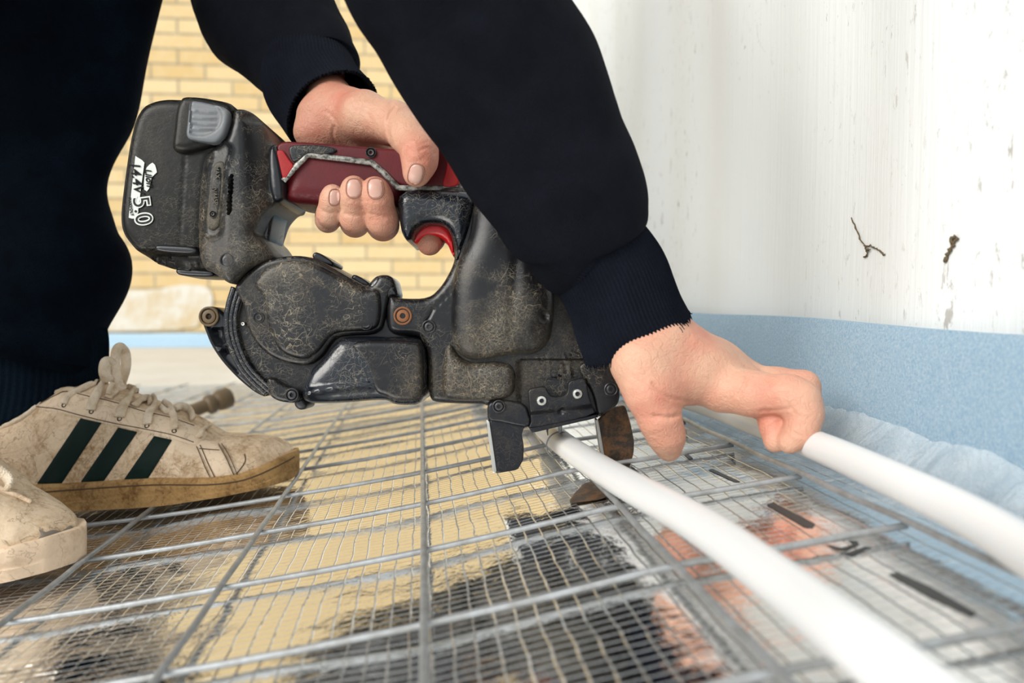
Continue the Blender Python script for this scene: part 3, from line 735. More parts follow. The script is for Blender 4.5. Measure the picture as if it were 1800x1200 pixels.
# wire reel magazine
cap = [(410,503),(424,486),(442,470),(462,458),(492,450),(523,448),(548,452),(574,464),(608,484),(641,503),(655,500),(664,484),(680,482),(690,488),(694,500),(683,515),(678,545),(669,588),(598,590),(583,599),(566,626),(545,642),(518,642),(478,630),(447,604),(430,568),(426,533),(414,517)]
def rfn(px, py, ds):
    h = -.0030*np.clip((470-(px+(np.abs(py-545)**1.6)*.06*0))/12, 0, 1)*0
    e = np.hypot((px-545)/88, (py-560)/78); h += .003*np.clip((1-e)/.25, 0, 1)
    h += .0015*np.clip(1-path_d(px, py, [(490,600),(530,604),(575,600)])/3, 0, 1)
    return h
cap2 = [(450,470),(492,452),(523,450),(548,454),(574,466),(640,505),(660,512),(672,560),(668,586),(598,588),(583,597),(566,623),(545,638),(520,636),(500,622),(480,600),(468,570),(468,530),(452,500)]
mg = pl('reel_magazine', [(404,535),(410,503),(430,480),(462,458),(500,448),(548,450),(574,462),(641,501),(690,500),(684,560),(742,592),(749,615),(749,712),(693,712),(677,702),(597,709),(530,710),(490,707),(463,692),(432,664),(408,625),(396,585),(397,555)], .5400, .05, 'tool', r=.007, step=.0018)
pl('reel_cover', cap, .5330, .014, 'tool', r=.0035, fn=None, step=.0015, parent=mg)
pl('reel_cover_worn_face', [(466,470),(497,457),(523,456),(545,460),(574,472),(640,510),(658,506),(668,512),(671,545),(663,582),(598,583),(580,590),(560,618),(540,632),(515,630),(490,618),(480,598),(468,570),(466,540),(464,520),(440,500)], .5305, .006, 'tool_heavy', r=.0035, dome=.0015, domer=.012, step=.0015, parent=mg)
for a, b in ((414, 14), (400, 8)): pass
ring = [(412,505),(403,535),(399,565),(404,600),(420,640),(442,668),(468,692)]
for off_, rr_, dd_ in ((0, .0022, .541), (8, .0016, .5385), (15, .0014, .537)):
    q = catmull([(p[0]+off_*.95, p[1]-off_*.35*(i/3-1)) for i, p in enumerate(ring)], 8)
    V, Fc = tube([at(a, b, dd_) for a, b in q], rr_, 10); obj('rim', V, Fc, MAT['tool_glossy'], mg)
def lfn(px, py, ds):
    h = .003*np.clip(1-path_d(px, py, [(545,690),(600,680),(650,676)])/10, 0, 1)
    return h
pl('lower_casing', [(545,650),(566,630),(585,605),(600,592),(640,591),(735,592),(743,605),(749,618),(749,712),(693,713),(677,702),(600,709),(535,710),(528,690),(535,670)], .5300, .03, 'tool_glossy', r=.0045, dome=.006, domer=.016, fn=lfn, step=.0015, parent=mg)
pl('lower_casing_worn_panel', [(605,597),(735,597),(742,612),(744,704),(695,706),(680,698),(655,690),(640,640)], .5238, .012, 'tool_heavy' if False else 'tool', r=.004, step=.0018, parent=mg)
pl('latch_block', [(466,662),(480,664),(496,676),(530,688),(528,709),(490,707),(470,695)], .5330, .03, 'tool', r=.003, parent=mg)
pl('latch_foot', [(515,700),(530,698),(540,712),(536,720),(524,721),(516,714)], .5360, .02, 'screw', r=.003, parent=mg)
screw(513, 694, .5315, 9, 'screw', mg)
screw(455, 558, .5330, 7.5, 'screw', mg); screw(644, 570, .5300, 7.5, 'screw', mg); screw(427, 569, .5365, 4, 'silver', mg, washer=False)
pl('hinge_clip', [(546,450),(555,440),(588,461),(583,468),(560,462)], .545, .03, 'tool_clean', r=.0015, parent=mg)
pl('hinge_clip', [(616,488),(622,480),(652,498),(647,505),(630,500)], .545, .03, 'tool_clean', r=.0015, parent=mg)
pl('latch_horn', [(643,503),(657,486),(668,482),(682,482),(692,490),(695,502),(699,520),(684,520),(676,545),(660,545),(650,520)], .5340, .025, 'tool_glossy', r=.004, parent=mg)
# hook bracket at the tail
pl('tail_bracket', [(349,556),(354,543),(366,537),(381,541),(400,556),(404,600),(430,655),(470,700),(448,692),(418,668),(388,636),(368,606),(357,577)], .5480, .030, 'tool_clean', r=.0035, fn=lambda px, py, ds: -.006*np.clip(ds/.003-1, 0, 1)*(py > 575)*(np.abs(py-615+(px-380)*.5) > 4))
screw(367, 556, .5465, 13, 'brown_plastic')
# nose: front plate, legs and jaw
np_ = pl('nose_plate', [(928,687),(934,683),(957,679),(961,684),(966,694),(974,698),(990,696),(997,692),(1000,670),(1027,664),(1031,671),(1036,700),(1050,730),(928,755),(934,742)], .5255, .012, 'steel_dark', r=.0008, ck=1, q=.15, step=.0016,
   fn=lambda px, py, ds: -.004*np.clip((py-(722-(px-940)*.12))/8, 0, 1)-.004*np.clip(1.1-np.hypot((px-987)/5, (py-723)/6), 0, .5))
for a in ((952,704),(1015,692)):
    r = 9.5/F*.525; V, Fc = lathe([(r, -.004), (r, .0002), (r*.85, .0010), (r*.45, .0012), (r*.35, .0006), (r*.32, -.003), (.0002, -.003)], at(a[0], a[1], .5253), -FWD, 24)
    obj('rivet', V, Fc, MAT['silver'], np_, sharp=45)
pl('leg_mount', [(856,714),(862,705),(890,702),(925,710),(934,742),(930,752),(905,748),(880,742),(857,740)], .5300, .03, 'steel_dark', r=.002, ck=1)
screw(877, 714, .5292, 8.5, 'screw')
pl('foot_leg', [(857,738),(898,735),(930,742),(921,752),(917,764),(921,785),(920,808),(910,826),(872,832),(868,825)], .5330, .012, 'steel_dark', r=.0008, ck=1, q=.12)
pl('leg_edge', [(855,738),(860,738),(873,828),(869,833),(866,830)], .5322, .014, 'silver', r=.0003, ck=0)
def jawpart(name, pts, d, thick, mat, fn=None):
    """the guide bends forward under the pipe, so its lower end stays just above the foil"""
    V, Fc = pillow(name, pts, d, thick, MAT[mat], tool, r=.0007, ck=1, q=.12, fn=fn, raw=True, step=.002)
    for i, p in enumerate(V):
        a, b, z = proj(p)
        if b > 790:
            g = (ground(a, b, .0015)-CAM)@FWD; lim = max(.44, g-.001); V[i] = CAM+(p-CAM)*(min(z, lim+(z-d)*.4)/z)
    return obj(name, V, Fc, MAT[mat], tool, sharp=50)
jawpart('curl_guide', [(1050,740),(1062,728),(1076,716),(1099,712),(1108,742),(1115,775),(1114,797),(1102,837),(1086,862),(1056,878),(1000,885),(1012,868),(1029,851),(1054,846),(1064,832),(1061,800),(1056,770)], .5600, .005, 'steel_rust',
   fn=lambda px, py, ds: -.003*np.clip(1.1-np.hypot(px-1085, py-732)/4, 0, .5)-.003*np.clip(1.1-np.hypot(px-1091, py-823)/4, 0, .5))
jawpart('guide_edge', [(1046,735),(1052,737),(1058,770),(1063,800),(1065,828),(1060,825),(1056,800),(1050,765)], .5585, .006, 'silver')
pl('nose_underside', [(930,752),(1050,728),(1052,733),(1035,738),(1020,741),(935,761)], .5310, .03, 'steel_dark', r=.0005, ck=0)

# ---------------------------------------------------------------- the person
person = empty('person', (-.30, .15, -.04), 'person in dark navy sweatshirt and trousers bending down, one hand holding the tool', 'person')
def mm(px, d): return px/F*d
def fpt(l): return [(at(a, b, d), mm(r, d)) for a, b, d, r in l]
body = []
# --- hand on the tool
def crease(V, curves):
    """skin folds pressed into the side that faces the room's near end"""
    q = V-CAM; z = q@FWD; px = 900+F*(q@RGT)/z; py = 600-F*(q@UPV)/z; V = V.copy()
    cell = {}
    for a_, b_, c_ in zip((px//4).astype(int), (py//4).astype(int), z):
        k = (a_, b_); cell[k] = min(cell.get(k, 9), c_)
    front = np.array([z[i] < cell[(int(px[i]//4), int(py[i]//4))]+.004 for i in range(len(V))])
    d = np.zeros(len(V))
    for pts, a_ in curves:
        c = resample(catmull(pts, 6), 3, closed=False); D = path_d(px, py, list(map(tuple, c)))
        d += a_*(.0010*np.exp(-(D/2.6)**2)-.00035*np.exp(-((D-6)/3.)**2))
    V[front] += FWD*d[front][:, None]
    return V
lp = fpt([(570,150,.600,36),(585,205,.588,40)])
G = Field(np.minimum(at(470,90,.66), at(470,90,.49)), np.maximum(at(820,90,.49), at(820,90,.66)), .0011) if False else None
def hand(lo_hi, h, build):
    lo = np.min([q for q in lo_hi], axis=0); hi = np.max([q for q in lo_hi], axis=0)
    g = Field(lo, hi, h); D = build(g)
    V, Fc = surf_nets(D.astype(float), g.lo, g.h); return V, Fc
def lh(g):
    palm = g.chain(fpt([(560,120,.640,30),(580,175,.605,38),(590,215,.590,42)]), .006)
    palm = smin(palm, g.chain(fpt([(585,190,.592,38),(640,205,.575,40),(690,225,.570,30)]), .006), .010)      # thenar side and back of hand
    palm = smin(palm, g.chain(fpt([(552,205,.592,30),(546,232,.590,26),(560,262,.594,24)]), .006), .010)    # heel of the hand
    palm = smin(palm, g.chain(fpt([(620,205,.590,40),(640,235,.596,34),(648,262,.604,26)]), .006), .012)
    palm = smin(palm, g.chain(fpt([(570,230,.600,30),(590,290,.616,22)]), .006), .012)
    palm = smin(palm, g.chain(fpt([(640,230,.598,32),(695,290,.614,24)]), .006), .012)
    palm = smin(palm, g.chain(fpt([(590,285,.617,22),(645,290,.619,23),(700,295,.614,22)]), .006), .010)
    th = g.chain(fpt([(640,203,.566,37),(690,215,.556,34),(718,238,.540,31),(737,266,.528,30),(738,285,.525,27),(732,306,.5245,23)]), .006)
    th = smin(th, g.chain(fpt([(700,216,.556,30),(728,236,.545,25)]), .006), .006)
    D = smin(palm, th, .010)
    fl = [[(590,290,.617,20),(583,350,.604,19),(576,381,.580,19.5),(576,387,.556,19.5),(578,376,.541,19.5),(583,350,.534,18.5),(585,341,.5325,17)],
          [(640,290,.619,23),(632,350,.604,22),(625,382,.582,23),(624,391,.556,24),(623,381,.539,24.5),(622,345,.530,23),(622,330,.528,22)],
          [(700,295,.616,24),(684,350,.604,24),(675,384,.582,25),(673,395,.556,26.5),(671,384,.538,27.5),(663,348,.5290,26),(659,334,.527,24.5)]]
    fs = []
    for f in fl:
        d = g.chain([(c_, r_*.975) for c_, r_ in fpt(f)], .005); fs.append(d); D = smin(D, d, .0005)
    idx = g.chain(fpt([(700,290,.612,24),(735,330,.603,23),(756,385,.592,22),(757,418,.574,22.5),(755,427,.556,22)]), .006)
    D = smin(D, idx, .003)
    # creases
    for a, b, d, r in ((690,185,.5385,3.),):
        pass
    for l, r in ((fpt([(688,178,.548,3),(684,200,.535,3),(683,228,.534,3),(690,248,.539,3)]), .0012), (fpt([(596,235,.5555,3),(588,222,.556,3),(586,200,.558,3)]), .001),
                 (fpt([(724,285,.5160,2),(746,280,.5145,2)]), .0006), (fpt([(652,392,.5205,2),(672,389,.5198,2),(690,393,.5205,2)]), .0006), (fpt([(608,388,.5225,2),(640,388,.5225,2)]), .0005)):
        c = g.chain(l, .001); D = np.maximum(D, -(c)*1.0) if False else D-(-.0011)*np.exp(-np.clip(c+.001, 0, 1)**2/(.0016**2))
    # knuckle and tendon relief
    D = D-.0006*np.exp(-g.cone(*[fpt([(735,262,.512,2)])[0][0]]*2, 0, 0)**2/(.007**2))
    return D
V1, F1 = hand([at(500,90,.66), at(800,90,.66), at(500,470,.66), at(800,470,.66), at(500,90,.50), at(800,90,.50), at(500,470,.50), at(800,470,.50)], .0011, lh)
V1 = crease(V1, [([(695,188),(684,204),(681,229),(689,257)],1.), ([(587,223),(585,238),(591,252)],.8), ([(573,195),(583,203),(592,216)],.6), ([(738,264),(752,259),(763,270)],.8), ([(712,262),(724,254)],.6), ([(735,256),(750,250)],.4), ([(653,376),(675,380),(696,376)],.8), ([(656,384),(676,387)],.4), ([(608,376),(626,379),(645,374)],.7), ([(567,371),(582,374),(599,368)],.6), ([(648,352),(672,354)],.4), ([(612,352),(636,352)],.4), ([(722,330),(735,333)],.3), ([(640,196),(655,215),(660,240)],.35), ([(610,180),(640,172),(668,182)],.3)])
body.append((V1, F1)); HB1 = BVHTree.FromPolygons([tuple(v) for v in V1], F1)
# --- reaching hand
def rh(g):
    palm = g.chain(fpt([(1100,525,.489,52),(1152,602,.492,55),(1178,640,.495,50)]), .01)
    palm = smin(palm, g.chain(fpt([(1150,610,.488,56),(1230,650,.492,50),(1300,680,.495,40)]), .01), .014)
    palm = smin(palm, g.chain(fpt([(1180,600,.506,44),(1260,640,.512,38),(1330,668,.514,28)]), .01), .014)
    palm = smin(palm, g.chain(fpt([(1122,638,.480,44),(1154,690,.478,40)]), .01), .014)
    D = palm
    th = g.chain(fpt([(1122,640,.476,43),(1141,690,.474,40),(1160,738,.474,34),(1172,768,.476,29),(1176,790,.479,21)]), .006)
    D = smin(D, th, .007)
    D = smin(D, g.chain(fpt([(1150,665,.480,34),(1215,672,.486,28)]), .01), .012)
    f1 = g.chain(fpt([(1270,682,.486,44),(1325,692,.474,37),(1385,694,.463,33),(1408,704,.460,31),(1416,730,.458,27),(1408,757,.458,24),(1388,776,.460,21)]), .006)
    f2 = g.chain(fpt([(1280,685,.496,38),(1330,700,.487,30),(1358,712,.482,27),(1360,745,.473,22),(1363,774,.468,21)]), .006)
    f3 = g.chain(fpt([(1290,665,.508,34),(1370,675,.502,26),(1412,680,.496,26),(1420,715,.488,22),(1403,742,.480,18)]), .006)
    f4 = g.chain(fpt([(1290,660,.522,30),(1360,678,.528,22),(1385,705,.527,20),(1375,740,.522,17)]), .006)
    D = smin(D, f1, .004); D = smin(D, f2, .0025); D = smin(D, f3, .0025); D = smin(D, f4, .0025)
    for l in (fpt([(1140,650,.4525,2),(1180,680,.4555,2),(1222,702,.468,2)]), fpt([(1142,733,.4625,2),(1175,736,.4625,2),(1190,730,.466,2)]), fpt([(1318,655,.4600,2),(1306,692,.4570,2)]), fpt([(1404,690,.438,2),(1420,700,.440,2)]), fpt([(1395,752,.4425,2),(1424,750,.445,2)]), fpt([(1100,690,.451,2),(1130,722,.4510,2),(1168,727,.4520,2)])):
        c = g.chain(l, .001); D = D+.0010*np.exp(-np.clip(c+.001, 0, 1)**2/(.0018**2))
    for l in (fpt([(1222,600,.475,2),(1290,640,.487,2),(1370,662,.495,2)]),):
        c = g.chain(l, .001); D = D-.0012*np.exp(-np.clip(c+.001, 0, 1)**2/(.0035**2))
    return D
V2, F2 = hand([at(1000,480,.56), at(1470,480,.56), at(1000,830,.56), at(1470,830,.56), at(1000,480,.425), at(1470,480,.425), at(1000,830,.425), at(1470,830,.425)], .0011, rh)
V2 = crease(V2, [([(1147,673),(1173,697),(1213,705)],1.), ([(1309,645),(1312,667),(1298,695)],.8), ([(1337,722),(1362,721),(1388,718)],.8), ([(1150,730),(1175,733),(1195,729)],.9), ([(1390,712),(1398,728),(1410,732)],.7), ([(1240,620),(1290,650),(1320,668)],.4), ([(1110,660),(1150,690)],.4), ([(1395,762),(1412,768)],.5)])
body.append((V2, F2)); HB2 = BVHTree.FromPolygons([tuple(v) for v in V2], F2)
# --- rest of the body under the clothes
SHL = np.array([-.12, .50, .74]); SHR = np.array([.00, .04, .70]); HIP = np.array([-.48, .22, .90])
def bd(g):
    el = at(400,-150,.78); er = at(765,-120,.408)
    D = g.cone(at(565,130,.636), el, .019, .035); D = smin(D, g.cone(el, SHL, .036, .045), .02)
    D = smin(D, g.cone(at(1092,528,.489), er, .0165, .030), .02); D = smin(D, g.cone(er, SHR, .030, .045), .02)
    ch = (SHL+SHR)/2+np.array([-.06, 0, .0])
    D = smin(D, g.cone(SHL+[-.03,-.04,0], SHR+[-.03,.04,0], .06, .06), .06); D = smin(D, g.cone(ch, HIP, .12, .13), .06)
    nk = ch+np.array([.12, 0, .02]); D = smin(D, g.cone(ch, nk, .06, .05), .03)
    hd_ = nk+np.array([.09, 0, -.02]); D = smin(D, g.ell(hd_, np.eye(3), (.11, .075, .095)), .03)
    D = smin(D, g.cone(hd_+[.03, 0, -.04], hd_+[.06, 0, -.07], .05, .04), .03)                     # jaw
    D = smin(D, g.cone(hd_+[.10, 0, -.01], hd_+[.085, 0, -.035], .006, .012), .01)               # nose
    for s in (-1, 1):
        D = smin(D, g.ell(hd_+np.array([0, s*.077, -.01]), np.eye(3), (.022, .008, .03)), .008)  # ears
    for s, kn, an in ((-1, at(-340, -240, .50), at(-495, 790, .505)), (1, at(15, -240, .70), at(-25, 690, .69))):
        D = smin(D, g.cone(HIP+[0, s*.08, -.03], np.array(kn), .08, .055), .04); D = smin(D, g.cone(np.array(kn), np.array(an), .050, .018), .02)
    return D
g = Field((-.66, -.24, -.02), (.34, .72, 1.10), .009); D = bd(g); V3, F3 = surf_nets(D.astype(float), g.lo, g.h); del g, D
body.append((V3, F3))
V, Fc = join(body); bo = obj('body', V, Fc, MAT['skin'], person)
# nails
def nail(pts, bv, tipq):
    o = patch('fingernail', pts, bv, MAT['nail'], bo, off=.00045, step=2.2, ck=2, fn=lambda x_, y_, ds: .0002*min(ds/4, 1), skirt=.0003)
    rim = [hit(bv, a_, b_) for a_, b_ in resample(chaikin(np.array(pts, float), 1), 2.5)]
    rim = [r_[0]+r_[1]*.00012 for r_ in rim if r_]
    obj('cuticle', *tube(rim+rim[:2], .00042, 6), MAT['cuticle'], bo)
    return o
def ov(cx, cy, w_, h_, ang, n=18, sq=.75):
    a = math.radians(ang); out = []
    for k in range(n):
        t = 2*math.pi*k/n; c, s = math.cos(t), math.sin(t); u = w_/2*math.copysign(abs(c)**sq, c); v = h_/2*math.copysign(abs(s)**sq, s)
        out.append((cx+u*math.cos(a)-v*math.sin(a), cy+u*math.sin(a)+v*math.cos(a)))
    return out
nail(ov(588, 347, 20, 29, 3), HB1, None); nail(ov(622, 331, 27, 34, 2), HB1, None); nail(ov(660, 331, 28, 36, -4), HB1, None); nail(ov(731, 306, 27, 37, 14), HB1, None)
# --- clothes
def folds(amp, fr, seed, ax=(1, 1, 1)):
    def f(L, th, P, i):
        return np.array([noise.noise(Vector((P[k][0]*fr*ax[0]+seed, P[k][1]*fr*ax[1], P[k][2]*fr*ax[2])))*amp+noise.noise(Vector((P[k][0]*fr*2.7+seed, P[k][1]*fr*2.7, P[k][2]*fr*2.7)))*amp*.35 for k in range(len(P))])
    return f
def ribs(n, amp, fr=0., seed=0.):
    def f(L, th, P, i):
        b = amp*np.cos(th*n)
        if fr: b = b+np.array([noise.noise(Vector((p[0]*fr+seed, p[1]*fr, p[2]*fr)))*.003 for p in P])
        return b
    return f
# far sleeve
LRf = [(330,-140,600,-150,.80),(330,-60,590,-60,.745),(347,0,576,-5,.712),(388,65,602,40,.686),(425,118,617,70,.668),(448,150,623,90,.655),(462,172,622,104,.647),(476,176,612,110,.643)]
C, a, b = edge_loft(LRf, 70); V, Fc = loft(C, a, b, 96, disp=folds(.006, 16, 2), cap=False); sweat = None
far_sleeve = (V, Fc)
LRn = [(560,-160,900,-190,.400),(600,-70,945,-85,.412),(642,0,984,-5,.425),(688,85,1030,78,.436),(742,175,1076,160,.448),(802,280,1100,255,.458),(850,350,1125,315,.466),(882,398,1137,358,.472),(908,438,1137,380,.476),(930,460,1128,397,.479),(955,468,1118,402,.480)]
C2, a2, b2 = edge_loft(LRn, 90); V2_, F2_ = loft(C2, a2*1.0, b2, 110, disp=folds(.0045, 14, 8))
near_sleeve = (V2_, F2_)
g = Field((-.70, -.24, .27), (.28, .74, 1.14), .011)
D = g.cone(SHL, at(455,-120,.775), .075, .058); D = smin(D, g.cone(SHR, at(722,-222,.392), .072, .046), .02)
ch = (SHL+SHR)/2+np.array([-.06, 0, 0])
D = smin(D, g.cone(SHL+[-.04,-.05,.01], SHR+[-.04,.05,.01], .085, .085), .08); D = smin(D, g.cone(ch, HIP+[.04, 0, 0], .16, .165), .08)
Vt, Ft = surf_nets(D.astype(float), g.lo, g.h); del g, D
V, Fc = join([(Vt, Ft)]); sweat = obj('sweatshirt', V, Fc, MAT['fabric'], person)
s1 = obj('sleeve', *far_sleeve, MAT['fabric'], person); s2 = obj('sleeve', *near_sleeve, MAT['fabric'], person)
# cuffs, with a turned end and frayed hem
def cuff(LR, nr, amp, parent, dr=.85):
    C, a, b = edge_loft(LR, 40, dr)
    V, Fc = loft(C, a, b, nr*6, disp=ribs(nr, amp, 20, nr)); seg = nr*6; n = len(C)
    V = V.reshape(n, seg, 3); T = C[-1]-C[-3]; T /= np.linalg.norm(T)
    jag = np.array([noise.noise(Vector((k*.35, nr, 0)))*.0022+noise.noise(Vector((k*1.3, nr, 2)))*.0010 for k in range(seg)])
    V[-1] += T*jag[:, None]; V[-2] += T*jag[:, None]*.7
    ctr = C[-1]; inn = ctr+(V[-1]-ctr)*.93-T*.001; inn2 = C[-12]+(V[-12]-C[-12])*.92
    V = np.concatenate([V, inn[None], inn2[None]]).reshape(-1, 3); n += 2
    Fc = [(i*seg+k, i*seg+(k+1) % seg, (i+1)*seg+(k+1) % seg, (i+1)*seg+k) for i in range(n-1) for k in range(seg)]
    o = obj('cuff', V, Fc, MAT['fabric_rib'], parent)
    # loose threads
    th = []
    e = V.reshape(n, seg, 3)[-3]
    for k in range(0, seg, 3):
        if random.random() < .75:
            p = e[k]; L = random.uniform(.0006, .0022); v = T+np.random.randn(3)*.35
            th.append(tube([p-T*.001, p+v*L*.5, p+v*L+np.random.randn(3)*.0004], [.00028, .0003, .0002], 4))
    obj('frayed_hem', *join(th), MAT['fabric_rib'], parent)
cuff([(462,122,606,80,.655),(461,148,618,100,.646),(468,178,630,118,.636),(483,200,641,138,.624),(498,224,652,152,.612),(507,240,662,163,.602)], 84, .00035, s1, .80)
cuff([(945,462,1120,392,.478),(962,478,1134,402,.480),(984,518,1160,440,.484),(1005,563,1180,490,.488),(1016,600,1196,524,.491),(1028,634,1212,551,.494)], 88, .00038, s2, .80)
# trousers: legs gather above the shoes
LRl = [(-250,-260,300,-300,.70),(-240,-100,288,-110,.70),(-235,0,274,-5,.70),(-215,90,254,100,.70),(-200,200,236,190,.70),(-190,300,222,300,.70),(-185,380,210,370,.695),(-180,430,200,425,.69),(-178,480,210,470,.69),(-178,515,211,505,.69),(-175,538,200,530,.69),(-172,552,183,543,.69),(-170,568,190,558,.69),(-168,588,192,576,.69),(-165,604,182,588,.69),(-160,618,170,597,.69)]
def tf(L, th, P, i):
    h = np.array([noise.noise(Vector((p[0]*9, p[1]*9, p[2]*11)))*.012 for p in P])
    ph = P[:, 0]*14-P[:, 2]*30
    h += (.006*np.sin(ph)+.004*np.sin(P[:, 0]*33+P[:, 2]*52+1.))*np.clip((.40-P[:, 2])/.15, 0, 1)
    return h
C, a, b = edge_loft(LRl, 110, .9); A = loft(C, a*.985, b*.55, 120, disp=tf, cap=True)
kn2 = [(-700,-280,-20,-320,.50),(-670,-130,4,-140,.50),(-640,0,24,0,.50),(-640,80,12,90,.50),(-655,200,-6,210,.50),(-670,330,-70,330,.50),(-685,450,-140,450,.50),(-700,560,-200,560,.502),(-715,640,-240,635,.505),(-720,700,-255,690,.506),(-722,790,-262,770,.508)]
C, a, b = edge_loft(kn2, 90, .6); B_ = loft(C, a*.8, b*.72, 100, disp=tf, cap=True)
g = Field((-.76, -.16, .24), (.08, .56, 1.1), .011)
D = g.cone(HIP+[0, -.08, -.04], at(-350, -270, .50), .125, .088)
D = smin(D, g.cone(HIP+[0, .08, -.04], at(20, -310, .70), .125, .105), .03); D = smin(D, g.cone(HIP+[-.02, -.07, 0], HIP+[-.02, .07, 0], .155, .155), .05)
Vq, Fq = surf_nets(D.astype(float), g.lo, g.h); del g, D
V, Fc = join([A, B_, (Vq, Fq)]); tro = obj('trousers', V, Fc, MAT['denim'], person)
C, a, b = edge_loft([(-190,612,182,578,.688),(-180,640,190,604,.688),(-172,690,186,622,.688),(-170,730,180,640,.688),(-168,775,168,650,.688),(-160,800,150,664,.688)], 40, .9)
obj('trouser_hem', *loft(C, a, b*.38, 360, disp=ribs(90, .0005, 22, 4)), MAT['denim_hem'], tro)
# hair on the head above the frame
nk = ch+np.array([.12, 0, .02]); hd_ = nk+np.array([.09, 0, -.02])
g = Field(hd_-.16, hd_+.16, .006); D = g.ell(hd_+[-.01, 0, .012], np.eye(3), (.118, .084, .098)); q = g.P-hd_.astype(np.float32)
D = np.maximum(D, (q[..., 0]*.7-q[..., 2]*.6-.055)); Vh, Fh = surf_nets(D.astype(float), g.lo, g.h); obj('hair', Vh, Fh, MAT['hair'], person); del g, D, q

# ---------------------------------------------------------------- worn sneakers
TW = [(0, .012), (.03, .022), (.1, .031), (.3, .034), (.45, .037), (.6, .044), (.72, .0475), (.84, .044), (.92, .034), (.965, .022), (.99, .010), (1., .002)]
def sneaker(dc, utoe, L, bot, stp, top, solemat, topmat, slope=.049, wk=1.):
    ss = 1-(1-np.linspace(0, 1, 90))**1.6; ss = ss/ss[-1]; us = utoe-L+L*ss; NA = 40
    W = np.interp(ss, *zip(*TW))*wk
    bx, by = zip(*bot); sx, sy = zip(*stp); tx_, ty_ = zip(*top)
    vb, vs, vt = [], [], []
    for u, w_ in zip(us, W):
        dn = dc-w_; p = 900+u*F/dn; pc = 900+u*F/dc
        vb.append((600-np.interp(p, bx, by))/F*dn+slope*w_); vs.append((600-np.interp(p, sx, sy))/F*dn+slope*w_); vt.append((600-np.interp(pc, tx_, ty_))/F*dc)
    vb, vs, vt = map(np.array, (vb, vs, vt)); vt = np.maximum(vt, vs+.002)
    k = np.array([.25, .5, .25])
    for arr in (vb, vs, vt):
        arr[1:-1] = np.convolve(arr, k, 'valid')
    for arr_i in range(1, 9):
        t_ = (9-arr_i)/9.; m_ = .55*vs[-arr_i]+.45*vb[-arr_i]; k_ = math.sqrt(1-.75*t_*t_)
        vs[-arr_i] = m_+(vs[-arr_i]-m_)*k_; vb[-arr_i] = m_+(vb[-arr_i]-m_)*k_; vt[-arr_i] = max(vs[-arr_i]+.0005, vt[-arr_i]-.004*t_*t_)
    def P(u, dd, v): return CAM+FWD*(dc+dd)+RGT*u+UPV*(v+slope*dd)
    V = []
    for i, u in enumerate(us):
        w_ = max(W[i]-.0035, .001); uu = u-.004*(i/89)**4
        for t in np.linspace(0, math.pi, NA):
            c, s_ = math.cos(t), math.sin(t); dd = -w_*math.copysign(abs(c)**.62, c); hh = vs[i]-.004+(vt[i]-vs[i]+.004)*s_**.85
            q = P(uu, dd, hh); q = q+UPV*noise.noise(Vector((u*60, dd*50, 1)))*.0012*s_+FWD*noise.noise(Vector((u*75, hh*60, 4)))*.0016*abs(c)
            V.append(q)
    n = 90; Fc = [(i*NA+j, i*NA+j+1, (i+1)*NA+j+1, (i+1)*NA+j) for i in range(n-1) for j in range(NA-1)]
    Fc += [tuple(range(NA)), tuple((n-1)*NA+j for j in range(NA))[::-1], ]
    Fc += [(i*NA, (i+1)*NA, (i+1)*NA+NA-1, i*NA+NA-1) for i in range(n-1)]
    # sole: closed ring cross sections with a ledge and a lower band
    prof = [(-1, .0), (-1.0, .12), (-1.015, .40), (-.985, .44), (-.985, .50), (-1.0, .56), (-1., .90), (-.95, 1.), (.95, 1.), (1., .9), (1., .5), (1., .12), (1., 0)]
    S = []
    for i, u in enumerate(us):
        for a_, b_ in prof:
            S.append(P(u, a_*W[i], vb[i]+(vs[i]-vb[i])*b_+noise.noise(Vector((u*40, a_, b_*2)))*.0006))
    S = [np.array([q[0], q[1], max(q[2], float(H(q[0], q[1]))+.0078)]) for q in S]
    m = len(prof); Fs = [(i*m+j, i*m+(j+1) % m, (i+1)*m+(j+1) % m, (i+1)*m+j) for i in range(n-1) for j in range(m)]+[tuple(range(m))[::-1], tuple((n-1)*m+j for j in range(m))]
    up = obj('sneaker', V, Fc, MAT[topmat], person, sharp=70)
    so = obj('sole', S, Fs, MAT[solemat], up, sharp=35)
    return up, so
sh1, so1 = sneaker(.68, -.170, .295,
    [(-400,860),(-150,905),(0,908),(125,906),(200,898),(262,891),(340,891),(417,880),(470,868),(497,857),(512,847),(522,833),(529,812)],
    [(-400,800),(-150,850),(0,856),(42,854),(167,847),(271,841),(363,841),(417,834),(450,824),(479,810),(505,797),(520,790),(530,797)],
    [(-300,640),(-100,740),(-40,758),(0,750),(42,730),(70,711),(95,695),(112,683),(140,676),(180,672),(233,692),(267,706),(300,718),(333,731),(362,751),(387,765),(437,766),(480,769),(505,778),(523,789)], 'sole', 'leather')
B1_ = bvh_of(sh1)
for q in ([(142,735),(179,743),(109,849),(65,850)], [(208,751),(242,759),(183,845),(142,847)], [(271,766),(303,773),(259,843),(217,844)]):
    patch('stripe', q, B1_, MAT['stripe'], sh1, off=.0006, step=4, ck=0)
patch('eyestay', [(62,717),(72,708),(100,691),(118,685),(150,691),(200,703),(250,719),(300,731),(345,747),(366,760),(356,775),(343,784),(300,769),(250,758),(200,748),(142,734),(100,723)], B1_, MAT['leather_clean'], sh1, off=.0012, step=4, ck=1)
patch('toe_overlay', [(343,784),(356,773),(385,778),(400,805),(416,838),(378,841),(362,810)], B1_, MAT['leather_clean'], sh1, off=.0010, step=4, ck=1)
